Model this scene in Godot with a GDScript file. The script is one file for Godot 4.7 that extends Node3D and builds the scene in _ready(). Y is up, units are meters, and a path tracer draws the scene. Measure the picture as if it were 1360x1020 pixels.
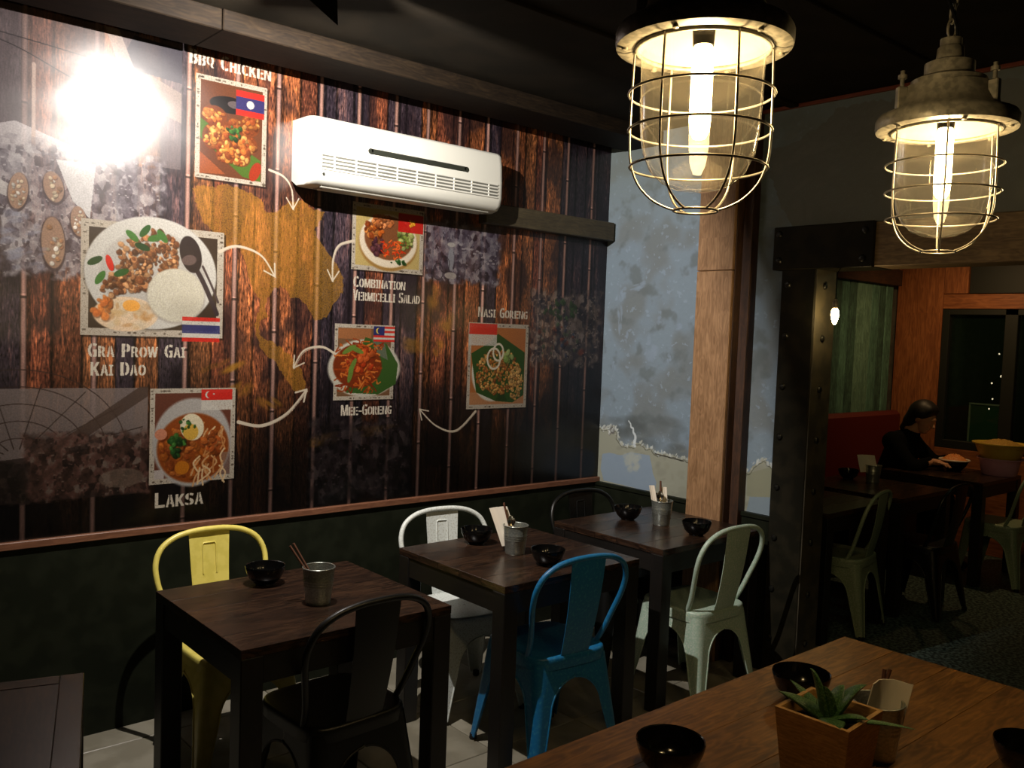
extends Node3D
# A small restaurant at night. x runs away from the mural wall, y is up, z runs from the back wall towards the viewer.

var names := {}
var rng := RandomNumberGenerator.new()
var M := {}


func _ready() -> void:
	rng.seed = 7
	setup_view()
	setup_lights()
	make_materials()
	build_shell()
	build_mural()
	build_portal()
	build_back_room()
	build_aircon()
	build_dining_tables()
	build_chairs()
	build_tableware()
	build_wood_table()
	build_pendants()
	build_back_furniture()
	build_person()


# ------------------------------------------------------------------ camera, environment, lights
func setup_view() -> void:
	var cam := Camera3D.new()
	cam.name = "camera"
	cam.fov = rad_to_deg(2.0 * atan(510.0 / 1170.0))
	cam.position = Vector3(3.72, 1.68, 3.95)
	cam.rotation_degrees = Vector3(-3.22, 49.04, 2.13)
	cam.near = 0.02
	cam.far = 60.0
	add_child(cam)
	cam.current = true
	var env := Environment.new()
	env.background_mode = Environment.BG_COLOR
	env.background_color = Color(0.01, 0.012, 0.016)
	env.tonemap_mode = Environment.TONE_MAPPER_LINEAR
	env.tonemap_exposure = 1.0
	env.sdfgi_enabled = true
	env.ssao_enabled = true
	env.ssil_enabled = true
	var we := WorldEnvironment.new()
	we.name = "environment"
	we.environment = env
	add_child(we)


const FLOOD_AT := Vector3(1.10, 2.75, 2.60)
const FLOOD_DIR := Vector3(-0.72, -0.42, -0.55)
const VISOR_SIDE := Vector3(-0.918, -0.373, 0.128)
const FLOOD_ENERGY := 9.0
const PENDANT_ENERGY := 0.12
const WARM := Color(1.0, 0.86, 0.62)


func setup_lights() -> void:
	# the LED flood under the ceiling that washes the mural (its housing is built in build_aircon)
	var a := AreaLight3D.new()
	a.name = "flood_light"
	a.area_size = Vector2(0.020, 0.026)
	a.light_color = Color(1.0, 0.965, 0.93)
	a.light_energy = FLOOD_ENERGY
	a.shadow_enabled = true
	a.area_range = 12.0
	add_child(a)
	a.look_at_from_position(FLOOD_AT + FLOOD_DIR * 0.012, FLOOD_AT + FLOOD_DIR * 2.0, Vector3.UP)
	# back room: dim warm ceiling lamp behind the portal
	lamp_spot("back_room_light", Vector3(0.95, 2.56, -2.85), Vector3(-0.2, -1.0, -0.5), 0.8, Color(1.0, 0.82, 0.58), 75.0)
	lamp_omni("back_ceiling_light", Vector3(2.6, 2.5, -1.9), 0.05, Color(0.85, 1.0, 0.8), 0.05)


func lamp_omni(called: String, at: Vector3, energy: float, c: Color, size := 0.03) -> void:
	var l := OmniLight3D.new()
	l.name = called
	l.position = at
	l.light_color = c
	l.light_energy = energy
	l.light_size = size
	l.omni_range = 12.0
	l.omni_attenuation = 2.0
	l.shadow_enabled = true
	add_child(l)


func lamp_spot(called: String, at: Vector3, dir: Vector3, energy: float, c: Color, angle: float) -> void:
	var l := SpotLight3D.new()
	l.name = called
	l.light_color = c
	l.light_energy = energy
	l.light_size = 0.04
	l.spot_angle = angle
	l.spot_attenuation = 2.0
	l.spot_range = 12.0
	l.shadow_enabled = true
	add_child(l)
	l.look_at_from_position(at, at + dir, Vector3(0, 0, 1))


# ------------------------------------------------------------------ naming and scene tree
func numbered(called: String) -> String:
	var n: int = names.get(called, 0)
	names[called] = n + 1
	return called if n == 0 else "%s_%03d" % [called, n]


func commit(called: String, st: SurfaceTool, m: Material, parent: Node3D = null) -> MeshInstance3D:
	var o := MeshInstance3D.new()
	o.mesh = st.commit()
	o.mesh.surface_set_material(0, m)
	if parent == null:
		o.name = numbered(called)
		add_child(o)
	else:
		o.name = called
		parent.add_child(o, true)
	return o


func put_mesh(called: String, mesh: Mesh, m: Material, parent: Node3D, at := Vector3.ZERO) -> MeshInstance3D:
	var o := MeshInstance3D.new()
	o.mesh = mesh
	o.material_override = m
	o.name = called
	o.position = at
	parent.add_child(o, true)
	return o


func thing(called: String, label: String, category: String, at := Vector3.ZERO, turn := 0.0, group := "") -> Node3D:
	var o := Node3D.new()
	o.name = numbered(called)
	add_child(o)
	o.position = at
	o.rotation.y = turn
	tag(o, label, category, group)
	return o


func tag(o: Node3D, label: String, category: String, group := "") -> void:
	o.set_meta("label", label)
	o.set_meta("category", category)
	if group != "":
		o.set_meta("group", group)


func struct(o: Node3D, label := "", category := "") -> Node3D:
	o.set_meta("kind", "structure")
	if label != "":
		o.set_meta("label", label)
		o.set_meta("category", category)
	return o


func dup(src: Node3D, called: String, label: String, at: Vector3, turn: float, group := "") -> Node3D:
	var r: Node3D = src.duplicate()
	r.name = numbered(called)
	add_child(r)
	r.position = at
	r.rotation.y = turn
	r.set_meta("label", label)
	if group != "":
		r.set_meta("group", group)
	return r


# ------------------------------------------------------------------ mesh helpers
func mb() -> SurfaceTool:
	var s := SurfaceTool.new()
	s.begin(Mesh.PRIMITIVE_TRIANGLES)
	return s


func tri(st: SurfaceTool, a: Vector3, b: Vector3, c: Vector3, na: Vector3, nb: Vector3, nc: Vector3, ua := Vector2.ZERO, ub := Vector2.ZERO, uc := Vector2.ZERO) -> void:
	var flip := (b - a).cross(c - a).dot(na + nb + nc) > 0.0
	st.set_normal(na); st.set_uv(ua); st.add_vertex(a)
	if flip:
		st.set_normal(nc); st.set_uv(uc); st.add_vertex(c)
		st.set_normal(nb); st.set_uv(ub); st.add_vertex(b)
	else:
		st.set_normal(nb); st.set_uv(ub); st.add_vertex(b)
		st.set_normal(nc); st.set_uv(uc); st.add_vertex(c)


func quad(st: SurfaceTool, p: Array, n: Array, u: Array) -> void:
	tri(st, p[0], p[1], p[2], n[0], n[1], n[2], u[0], u[1], u[2])
	tri(st, p[0], p[2], p[3], n[0], n[2], n[3], u[0], u[2], u[3])


func fquad(st: SurfaceTool, a: Vector3, b: Vector3, c: Vector3, d: Vector3, n: Vector3) -> void:
	var u := [Vector2(0, 0), Vector2((b - a).length(), 0), Vector2((b - a).length(), (d - a).length()), Vector2(0, (d - a).length())]
	quad(st, [a, b, c, d], [n, n, n, n], u)


# a box with chamfered edges; u runs along the longer side of each face, in metres
func cbox(st: SurfaceTool, c: Vector3, s: Vector3, bev := 0.003, bs := Basis.IDENTITY, uv0 := Vector2.ZERO) -> void:
	var h := s * 0.5
	var e := minf(bev, minf(h.x, minf(h.y, h.z)) * 0.9)
	for a in 3:
		var b := (a + 1) % 3
		var d := (a + 2) % 3
		if s[b] < s[d]:
			var t := b; b = d; d = t
		for sg in [-1.0, 1.0]:
			var pts := []; var uvs := []; var nn := Vector3.ZERO
			nn[a] = sg
			for k in [[-1, -1], [1, -1], [1, 1], [-1, 1]]:
				var p := Vector3.ZERO
				p[a] = sg * h[a]; p[b] = k[0] * (h[b] - e); p[d] = k[1] * (h[d] - e)
				pts.append(c + bs * p)
				uvs.append(uv0 + Vector2(p[b] + h[b], p[d] + h[d] + a * 0.37))
			var wn := bs * nn
			quad(st, pts, [wn, wn, wn, wn], uvs)
	if e <= 0.0:
		return
	for a in 3:
		var b := (a + 1) % 3
		var d := (a + 2) % 3
		for sa in [-1.0, 1.0]:
			for sb in [-1.0, 1.0]:
				var p := []
				var n := Vector3.ZERO
				n[a] = sa; n[b] = sb
				for k in [[0, -1], [0, 1], [1, 1], [1, -1]]:
					var q := Vector3.ZERO
					q[a] = sa * (h[a] - (e if k[0] == 1 else 0.0))
					q[b] = sb * (h[b] - (e if k[0] == 0 else 0.0))
					q[d] = k[1] * (h[d] - e)
					p.append(c + bs * q)
				var wn := (bs * n).normalized()
				var u := uv0 + Vector2(0.1, 0.1)
				quad(st, p, [wn, wn, wn, wn], [u, u + Vector2(s[d], 0), u + Vector2(s[d], e), u + Vector2(0, e)])
	for sx in [-1.0, 1.0]:
		for sy in [-1.0, 1.0]:
			for sz in [-1.0, 1.0]:
				var n := (bs * Vector3(sx, sy, sz)).normalized()
				tri(st, c + bs * Vector3(sx * h.x, sy * (h.y - e), sz * (h.z - e)), c + bs * Vector3(sx * (h.x - e), sy * h.y, sz * (h.z - e)), c + bs * Vector3(sx * (h.x - e), sy * (h.y - e), sz * h.z), n, n, n)


func tube(st: SurfaceTool, pts: Array, r: float, sides := 8, closed := false, taper := 1.0) -> void:
	var n := pts.size()
	var up := Vector3.ZERO
	var rings := []
	for i in n:
		var a: Vector3 = pts[(i - 1 + n) % n] if (closed or i > 0) else pts[i]
		var b: Vector3 = pts[(i + 1) % n] if (closed or i < n - 1) else pts[i]
		var t := (b - a).normalized()
		if up == Vector3.ZERO:
			up = t.cross(Vector3(0.31, 0.2, 0.93)).normalized()
		up = (up - t * up.dot(t)).normalized()
		var w := t.cross(up)
		var rr := r * lerpf(1.0, taper, float(i) / maxf(1.0, n - 1.0))
		var ring := []
		for k in sides + 1:
			var an := TAU * k / sides
			var d := up * cos(an) + w * sin(an)
			ring.append([pts[i] + d * rr, d])
		rings.append(ring)
	var last := n if closed else n - 1
	for i in last:
		var A: Array = rings[i]
		var B: Array = rings[(i + 1) % n]
		for k in sides:
			quad(st, [A[k][0], A[k + 1][0], B[k + 1][0], B[k][0]], [A[k][1], A[k + 1][1], B[k + 1][1], B[k][1]], [Vector2(k * 0.02, i * 0.03), Vector2(k * 0.02 + 0.02, i * 0.03), Vector2(k * 0.02 + 0.02, i * 0.03 + 0.03), Vector2(k * 0.02, i * 0.03 + 0.03)])
	if not closed:
		for e in [0, n - 1]:
			var nn: Vector3 = (pts[0] - pts[1]).normalized() if e == 0 else (pts[n - 1] - pts[n - 2]).normalized()
			for k in sides:
				tri(st, pts[e], rings[e][k][0], rings[e][k + 1][0], nn, nn, nn)


func smooth(pts: Array, per := 5, closed := false) -> Array:
	var out := []
	var n := pts.size()
	for i in (n if closed else n - 1):
		var p0: Vector3 = pts[(i - 1 + n) % n] if (closed or i > 0) else pts[i]
		var p1: Vector3 = pts[i]
		var p2: Vector3 = pts[(i + 1) % n]
		var p3: Vector3 = pts[(i + 2) % n] if (closed or i < n - 2) else p2
		for k in per:
			out.append(p1.cubic_interpolate(p2, p0, p3, float(k) / per))
	if not closed:
		out.append(pts[n - 1])
	return out


# profile of Vector2(radius, height), outside to the right of the way it runs upward
func lathe(st: SurfaceTool, prof: Array, segs := 28, xf := Transform3D.IDENTITY, crease := 0.75) -> void:
	var n := prof.size()
	var sn := []
	for i in n - 1:
		var d: Vector2 = prof[i + 1] - prof[i]
		sn.append(Vector2(d.y, -d.x).normalized())
	for i in n - 1:
		var n0: Vector2 = sn[i]
		var n1: Vector2 = sn[i]
		if i > 0 and sn[i - 1].dot(sn[i]) > crease:
			n0 = (sn[i - 1] + sn[i]).normalized()
		if i < n - 2 and sn[i + 1].dot(sn[i]) > crease:
			n1 = (sn[i + 1] + sn[i]).normalized()
		for k in segs:
			var p := []; var nn := []; var u := []
			for q in [[i, k, n0], [i, k + 1, n0], [i + 1, k + 1, n1], [i + 1, k, n1]]:
				var an: float = TAU * q[1] / segs
				var v: Vector2 = prof[q[0]]
				p.append(xf * Vector3(v.x * cos(an), v.y, v.x * sin(an)))
				nn.append((xf.basis * Vector3(q[2].x * cos(an), q[2].y, q[2].x * sin(an))).normalized())
				u.append(Vector2(float(q[1]) / segs, v.y * 4.0))
			if prof[i].x < 1e-5:
				tri(st, p[0], p[2], p[3], nn[0], nn[2], nn[3], u[0], u[2], u[3])
			elif prof[i + 1].x < 1e-5:
				tri(st, p[0], p[1], p[2], nn[0], nn[1], nn[2], u[0], u[1], u[2])
			else:
				quad(st, p, nn, u)


# a sheet from rows of points, smooth; thick > 0 gives it a back and edges
func sheet(st: SurfaceTool, rows: Array, thick := 0.0, flip := false) -> void:
	var R := rows.size()
	var C: int = rows[0].size()
	var nrm := []
	for i in R:
		var line := []
		for j in C:
			var du: Vector3 = rows[i][mini(j + 1, C - 1)] - rows[i][maxi(j - 1, 0)]
			var dv: Vector3 = rows[mini(i + 1, R - 1)][j] - rows[maxi(i - 1, 0)][j]
			var nn := du.cross(dv).normalized() * (-1.0 if flip else 1.0)
			if nn == Vector3.ZERO:
				nn = Vector3.UP
			line.append(nn)
		nrm.append(line)
	for side in ([0, 1] if thick > 0.0 else [0]):
		for i in R - 1:
			for j in C - 1:
				var p := []; var n := []; var u := []
				for q in [[i, j], [i, j + 1], [i + 1, j + 1], [i + 1, j]]:
					var N: Vector3 = nrm[q[0]][q[1]]
					p.append(rows[q[0]][q[1]] - (N * thick if side == 1 else Vector3.ZERO))
					n.append(-N if side == 1 else N)
					u.append(Vector2(q[1] * 1.0 / (C - 1), q[0] * 1.0 / (R - 1)))
				quad(st, p, n, u)
	if thick > 0.0:
		var rim := []
		for j in C: rim.append([0, j])
		for i in range(1, R): rim.append([i, C - 1])
		for j in range(C - 2, -1, -1): rim.append([R - 1, j])
		for i in range(R - 2, 0, -1): rim.append([i, 0])
		var mid: Vector3 = rows[R / 2][C / 2]
		for k in rim.size():
			var q: Array = rim[k]
			var w: Array = rim[(k + 1) % rim.size()]
			var a: Vector3 = rows[q[0]][q[1]]
			var b: Vector3 = rows[w[0]][w[1]]
			var N: Vector3 = nrm[q[0]][q[1]]
			var N2: Vector3 = nrm[w[0]][w[1]]
			var out := (b - a).cross(N).normalized()
			if out.dot(a - mid) < 0.0:
				out = -out
			fquad(st, a, b, b - N2 * thick, a - N * thick, out)


# ------------------------------------------------------------------ textures and materials
class Canvas:
	var w: int
	var h: int
	var k: float      # pixels per centimetre
	var top: float    # height of the upper edge, in centimetres
	var left: float
	var b: PackedByteArray
	var r := RandomNumberGenerator.new()

	func _init(a0: float, y1: float, wide: float, high: float, per_cm: float, sd: int) -> void:
		left = a0; top = y1; k = per_cm
		w = int(wide * k); h = int(high * k)
		b.resize(w * h * 3)
		r.seed = sd

	func px(x: int, y: int, c: Color, al: float) -> void:
		if x < 0 or y < 0 or x >= w or y >= h or al <= 0.0:
			return
		var i := (y * w + x) * 3
		b[i] = int(lerpf(b[i], c.r * 255.0, al))
		b[i + 1] = int(lerpf(b[i + 1], c.g * 255.0, al))
		b[i + 2] = int(lerpf(b[i + 2], c.b * 255.0, al))

	func ell(a: float, y: float, ra: float, rb: float, c: Color, al := 1.0, rot := 0.0, soft := 0.12) -> void:
		var cx := (a - left) * k
		var cy := (top - y) * k
		var m := maxf(ra, rb) * k + 1.0
		var co := cos(rot); var si := sin(rot)
		for yy in range(maxi(0, int(cy - m)), mini(h, int(cy + m) + 1)):
			for xx in range(maxi(0, int(cx - m)), mini(w, int(cx + m) + 1)):
				var dx := xx - cx; var dy := yy - cy
				var u := (dx * co - dy * si) / (ra * k)
				var v := (dx * si + dy * co) / (rb * k)
				var d := u * u + v * v
				if d < 1.0:
					px(xx, yy, c, al * minf(1.0, (1.0 - d) / soft))

	func poly(pts: Array, c: Color, al := 1.0, worn := 0.0) -> void:
		var q := []
		var lo := 1e9; var hi := -1e9
		for p in pts:
			var v := Vector2((p[0] - left) * k, (top - p[1]) * k)
			q.append(v); lo = minf(lo, v.y); hi = maxf(hi, v.y)
		for yy in range(maxi(0, int(lo)), mini(h, int(hi) + 1)):
			var xs := []
			for i in q.size():
				var a: Vector2 = q[i]
				var d: Vector2 = q[(i + 1) % q.size()]
				if (a.y <= yy + 0.5) != (d.y <= yy + 0.5):
					xs.append(a.x + (d.x - a.x) * (yy + 0.5 - a.y) / (d.y - a.y))
			xs.sort()
			for i in range(0, xs.size() - 1, 2):
				for xx in range(maxi(0, int(xs[i])), mini(w, int(xs[i + 1]) + 1)):
					px(xx, yy, c, al if worn == 0.0 or r.randf() > worn else al * 0.4)

	func rect(a0: float, y0: float, a1: float, y1: float, c: Color, al := 1.0, worn := 0.0) -> void:
		poly([[a0, y0], [a1, y0], [a1, y1], [a0, y1]], c, al, worn)

	func stroke(pts: Array, wide: float, c: Color, al := 1.0, rough := 0.0, wide_end := -1.0) -> void:
		var v := []
		for p in pts: v.append(Vector3(p[0], p[1], 0))
		var n := v.size()
		var e := wide if wide_end < 0.0 else wide_end
		for i in n - 1:
			var p0: Vector3 = v[maxi(0, i - 1)]; var p3: Vector3 = v[mini(n - 1, i + 2)]
			var steps := int(v[i].distance_to(v[i + 1]) * k / 1.2) + 1
			for s in steps:
				var t := float(s) / steps
				var p: Vector3 = v[i].cubic_interpolate(v[i + 1], p0, p3, t)
				var ww := lerpf(wide, e, (i + t) / (n - 1.0))
				ell(p.x, p.y, ww * 0.5, ww * 0.5, c, al * (1.0 - rough * r.randf()), 0.0, 0.5)

	func blobs(a: float, y: float, ra: float, rb: float, n: int, s0: float, s1: float, cols: Array, al := 0.9, square := false) -> void:
		for i in n:
			var an := r.randf() * TAU
			var d := sqrt(r.randf())
			var ca := a + cos(an) * ra * d
			var cy := y + sin(an) * rb * d
			if square:
				ca = a + r.randf_range(-ra, ra); cy = y + r.randf_range(-rb, rb)
			var s := r.randf_range(s0, s1)
			var c: Color = cols[r.randi() % cols.size()]
			var f := r.randf_range(0.8, 1.2)
			var q := r.randf_range(0.55, 1.0)
			var ro := r.randf() * PI
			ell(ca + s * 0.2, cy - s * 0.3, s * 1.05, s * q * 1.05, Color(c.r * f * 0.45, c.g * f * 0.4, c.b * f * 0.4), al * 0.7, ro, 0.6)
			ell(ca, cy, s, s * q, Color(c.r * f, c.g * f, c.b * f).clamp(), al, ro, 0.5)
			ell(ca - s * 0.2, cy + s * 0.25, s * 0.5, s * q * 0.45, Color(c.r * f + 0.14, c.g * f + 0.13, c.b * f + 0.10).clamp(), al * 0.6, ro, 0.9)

	# outline broken into short steps that wander by amp
	func ragged(pts: Array, step: float, amp: float, closed := true) -> Array:
		var out := []
		var n := pts.size()
		for i in (n if closed else n - 1):
			var a := Vector2(pts[i][0], pts[i][1])
			var d := Vector2(pts[(i + 1) % n][0], pts[(i + 1) % n][1])
			var m := maxi(1, int(a.distance_to(d) / step))
			for j in m:
				var p := a.lerp(d, float(j) / m) + Vector2(r.randf_range(-amp, amp), r.randf_range(-amp, amp))
				out.append([p.x, p.y])
		if not closed:
			out.append(pts[n - 1])
		return out

	# a blurred, busy scene: tones picked along cols by layered noise, soft edges
	func scene(a0: float, y0: float, a1: float, y1: float, cols: Array, al: float, fr: float, sd: int, edge := 5.0) -> void:
		var n := FastNoiseLite.new()
		n.seed = sd; n.noise_type = FastNoiseLite.TYPE_CELLULAR; n.cellular_return_type = FastNoiseLite.RETURN_CELL_VALUE
		n.frequency = fr; n.fractal_type = FastNoiseLite.FRACTAL_NONE
		n.cellular_jitter = 1.0
		n.domain_warp_enabled = true; n.domain_warp_amplitude = 6.0; n.domain_warp_frequency = 0.12
		var n2 := FastNoiseLite.new()
		n2.seed = sd + 1; n2.frequency = fr * 0.35; n2.fractal_octaves = 4
		var x0 := int((a0 - left) * k); var x1 := int((a1 - left) * k)
		var t0 := int((top - y1) * k); var t1 := int((top - y0) * k)
		var last := cols.size() - 1.001
		for yy in range(maxi(0, t0), mini(h, t1)):
			for xx in range(maxi(0, x0), mini(w, x1)):
				var big := n2.get_noise_2d(xx, yy)
				var e := minf(minf(xx - x0, x1 - xx), minf(yy - t0, t1 - yy)) / (edge * k) + big * 0.9
				if e <= 0.0:
					continue
				var v := clampf(0.5 + 0.42 * n.get_noise_2d(xx, yy * 0.8) + 0.5 * big, 0.0, 1.0) * last
				var c: Color = cols[int(v)].lerp(cols[int(v) + 1], v - int(v))
				px(xx, yy, c, al * minf(1.0, e * 1.3))

	func grain(nb: PackedByteArray, amt: float) -> void:
		for i in w * h:
			var f := 1.0 + amt * (nb[i] / 127.5 - 1.0)
			b[i * 3] = mini(255, int(b[i * 3] * f)); b[i * 3 + 1] = mini(255, int(b[i * 3 + 1] * f)); b[i * 3 + 2] = mini(255, int(b[i * 3 + 2] * f))

	func texture() -> ImageTexture:
		return ImageTexture.create_from_image(Image.create_from_data(w, h, false, Image.FORMAT_RGB8, b))


func noise(sd: int, freq: float, oct := 4) -> FastNoiseLite:
	var n := FastNoiseLite.new()
	n.seed = sd
	n.noise_type = FastNoiseLite.TYPE_SIMPLEX_SMOOTH
	n.frequency = freq
	n.fractal_octaves = oct
	return n


# 8-bit noise picture stretched to w x h
func noise_bytes(sd: int, freq: float, nw: int, nh: int, w: int, h: int, oct := 4) -> PackedByteArray:
	var im := noise(sd, freq, oct).get_image(nw, nh, false, false, true)
	im.convert(Image.FORMAT_L8)
	im.resize(w, h, Image.INTERPOLATE_CUBIC)
	return im.get_data()


# wood whose grain runs along u
func wood_tex(sd: int, light: Color, dark: Color, bands: float, w := 448, h := 320) -> ImageTexture:
	var n1 := noise_bytes(sd, 0.02, 110, h, w, h)
	var n2 := noise_bytes(sd + 1, 0.09, 60, h, w, h, 2)
	var n3 := noise_bytes(sd + 2, 0.012, w, h, w, h, 3)
	var b := PackedByteArray()
	b.resize(w * h * 3)
	for y in h:
		for x in w:
			var i := y * w + x
			var t := 0.5 + 0.5 * sin((y * bands + n1[i] * 0.09 + n3[i] * 0.05))
			t = 0.25 * t + 0.45 * n2[i] / 255.0 + 0.3 * n3[i] / 255.0
			t = clampf((t - 0.5) * 1.7 + 0.5, 0.0, 1.0)
			b[i * 3] = int(255 * lerpf(dark.r, light.r, t))
			b[i * 3 + 1] = int(255 * lerpf(dark.g, light.g, t))
			b[i * 3 + 2] = int(255 * lerpf(dark.b, light.b, t))
	return ImageTexture.create_from_image(Image.create_from_data(w, h, false, Image.FORMAT_RGB8, b))


# blotchy two-colour picture
func mottle_tex(sd: int, freq: float, ca: Color, cb: Color, lo: float, hi: float, size := 320, oct := 5) -> ImageTexture:
	var im := noise(sd, freq, oct).get_seamless_image(size, size, false, false, 0.1, true)
	im.convert(Image.FORMAT_L8)
	var d := im.get_data()
	var b := PackedByteArray()
	b.resize(size * size * 3)
	for i in size * size:
		var t := smoothstep(lo, hi, d[i] / 255.0)
		b[i * 3] = int(255 * lerpf(ca.r, cb.r, t))
		b[i * 3 + 1] = int(255 * lerpf(ca.g, cb.g, t))
		b[i * 3 + 2] = int(255 * lerpf(ca.b, cb.b, t))
	return ImageTexture.create_from_image(Image.create_from_data(size, size, false, Image.FORMAT_RGB8, b))


func pm(c: Color, rough: float, metal := 0.0, spec := 0.5) -> StandardMaterial3D:
	var m := StandardMaterial3D.new()
	m.albedo_color = c
	m.roughness = rough
	m.metallic = metal
	m.metallic_specular = spec
	return m


func tm(t: Texture2D, rough: float, scale := Vector3.ONE, tri_planar := false, metal := 0.0) -> StandardMaterial3D:
	var m := pm(Color.WHITE, rough, metal)
	m.albedo_texture = t
	m.uv1_scale = scale
	m.uv1_triplanar = tri_planar
	return m


func rgb(r: int, g: int, b: int) -> Color:
	return Color(r / 255.0, g / 255.0, b / 255.0)


func make_materials() -> void:
	var board := Vector3(0.9, 2.2, 1)
	M.table = tm(wood_tex(11, rgb(68, 47, 33), rgb(20, 13, 10), 0.25), 0.26, board)
	M.table_b = tm(wood_tex(12, rgb(58, 39, 27), rgb(20, 13, 10), 0.2), 0.28, board)
	M.table_dark = tm(wood_tex(13, rgb(22, 17, 14), rgb(12, 10, 8), 0.2), 0.45, board)
	M.oak = tm(wood_tex(14, rgb(164, 128, 92), rgb(124, 92, 62), 0.09), 0.5, board)
	M.oak_dark = tm(wood_tex(15, rgb(74, 46, 26), rgb(46, 28, 16), 0.16), 0.6, board)
	M.honey = tm(wood_tex(16, rgb(156, 110, 54), rgb(98, 66, 31), 0.13), 0.42, board)
	M.honey_b = tm(wood_tex(17, rgb(150, 104, 50), rgb(92, 62, 29), 0.17), 0.42, board)
	M.orange_wood = tm(wood_tex(18, rgb(170, 104, 60), rgb(124, 70, 38), 0.2), 0.5, Vector3(0.5, 1.4, 1))
	M.beam_wood = tm(wood_tex(19, rgb(132, 110, 80), rgb(92, 75, 54), 0.15), 0.6, board)
	M.trim_wood = tm(wood_tex(20, rgb(118, 78, 56), rgb(92, 58, 40), 0.2), 0.5, board)
	M.ceil_wood = tm(wood_tex(21, rgb(34, 26, 17), rgb(20, 15, 10), 0.2), 0.7, board)
	M.planter = tm(wood_tex(22, rgb(196, 152, 88), rgb(150, 110, 58), 0.3), 0.55, Vector3(3, 5, 1))
	M.wainscot = tm(mottle_tex(30, 0.02, rgb(22, 25, 17), rgb(28, 31, 22), 0.3, 0.7), 0.5, Vector3.ONE, true)
	M.ceiling = tm(mottle_tex(31, 0.015, rgb(25, 21, 14), rgb(31, 26, 18), 0.3, 0.7), 0.85, Vector3(0.7, 0.7, 0.7), true)
	M.dark_wall = tm(mottle_tex(32, 0.02, rgb(60, 58, 52), rgb(78, 74, 64), 0.3, 0.7), 0.85, Vector3.ONE, true)
	M.grout = pm(rgb(36, 32, 26), 0.9)
	for i in 4:
		M["tile%d" % i] = tm(mottle_tex(34 + i, 0.02, rgb(116 + i * 4, 111 + i * 4, 96 + i * 4), rgb(132 + i * 4, 127 + i * 4, 112 + i * 4), 0.25, 0.75, 160), 0.35, Vector3(1.6, 1.6, 1.6), true)
	M.mosaic = tm(mottle_tex(40, 0.085, rgb(34, 47, 43), rgb(92, 110, 102), 0.35, 0.65, 384, 3), 0.5, Vector3(1.1, 1.1, 1.1), true)
	M.steel = tm(mottle_tex(41, 0.02, rgb(27, 26, 19), rgb(37, 34, 25), 0.3, 0.7), 0.55, Vector3.ONE, true)
	M.column_side = tm(mottle_tex(42, 0.02, rgb(52, 48, 38), rgb(68, 62, 47), 0.3, 0.7), 0.6, Vector3.ONE, true)
	M.bolt = pm(rgb(34, 34, 30), 0.4, 0.6)
	for i in 3:
		var gb: Array = [[rgb(96, 140, 120), rgb(58, 90, 78)], [rgb(72, 108, 92), rgb(38, 62, 54)], [rgb(112, 148, 128), rgb(74, 104, 88)]][i]
		M["green_board%d" % i] = tm(wood_tex(23 + i * 31, gb[0], gb[1], 0.3, 320, 200), 0.7, board)
	M.vinyl_red = pm(rgb(88, 22, 18), 0.45)
	M.plastic = pm(rgb(186, 186, 177), 0.35)
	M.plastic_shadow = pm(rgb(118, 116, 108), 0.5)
	M.slot = pm(rgb(40, 42, 36), 0.25)
	M.duct = tm(wood_tex(24, rgb(70, 62, 44), rgb(48, 42, 30), 0.1), 0.5, board)
	M.black_metal = pm(rgb(10, 10, 10), 0.7, 0.0, 0.2)
	for k in ["ceil_wood", "ceiling", "wainscot", "steel"]:
		M[k].metallic_specular = 0.22
	# chair paints, worn through in specks
	M.yellow = tm(mottle_tex(50, 0.02, rgb(214, 200, 104), rgb(204, 190, 92), 0.3, 0.7), 0.36, Vector3(3, 3, 3), true)
	M.white = tm(mottle_tex(51, 0.09, rgb(206, 212, 208), rgb(176, 178, 168), 0.55, 0.75), 0.42, Vector3(3, 3, 3), true)
	M.blue = tm(mottle_tex(52, 0.06, rgb(18, 96, 146), rgb(52, 122, 156), 0.5, 0.8), 0.4, Vector3(3, 3, 3), true)
	M.mint = tm(mottle_tex(53, 0.09, rgb(158, 184, 166), rgb(194, 202, 190), 0.45, 0.75), 0.42, Vector3(3, 3, 3), true)
	M.black_paint = pm(rgb(10, 11, 10), 0.38)
	M.sage = tm(mottle_tex(54, 0.09, rgb(128, 146, 118), rgb(160, 168, 146), 0.45, 0.75), 0.4, Vector3(3, 3, 3), true)
	M.rubber = pm(rgb(14, 14, 13), 0.8)
	M.bowl = pm(rgb(9, 9, 9), 0.14)
	M.zinc = tm(mottle_tex(55, 0.06, rgb(150, 156, 150), rgb(186, 190, 182), 0.3, 0.7), 0.34, Vector3(6, 6, 6), true, 0.85)
	M.paper = pm(rgb(236, 226, 208), 0.8)
	M.chopstick = pm(rgb(94, 58, 40), 0.6)
	M.spoon = pm(rgb(200, 190, 170), 0.2, 1.0)
	M.lamp_metal = tm(mottle_tex(56, 0.04, rgb(112, 108, 98), rgb(146, 140, 126), 0.3, 0.7), 0.42, Vector3(4, 4, 4), true, 0.25)
	M.cage = pm(rgb(170, 164, 152), 0.35, 0.7)
	M.reflector = pm(rgb(150, 140, 120), 0.5, 0.1)
	var gl := pm(Color(1, 0.97, 0.92, 0.008), 0.02)
	gl.transparency = BaseMaterial3D.TRANSPARENCY_ALPHA
	M.glass = gl
	var bu := pm(rgb(255, 214, 140), 0.3)
	bu.emission_enabled = true
	bu.emission = Color(1.0, 0.87, 0.60)
	bu.emission_energy_multiplier = 38.0
	M.bulb = bu
	var led := pm(rgb(255, 255, 250), 0.4)
	led.emission_enabled = true
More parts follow.
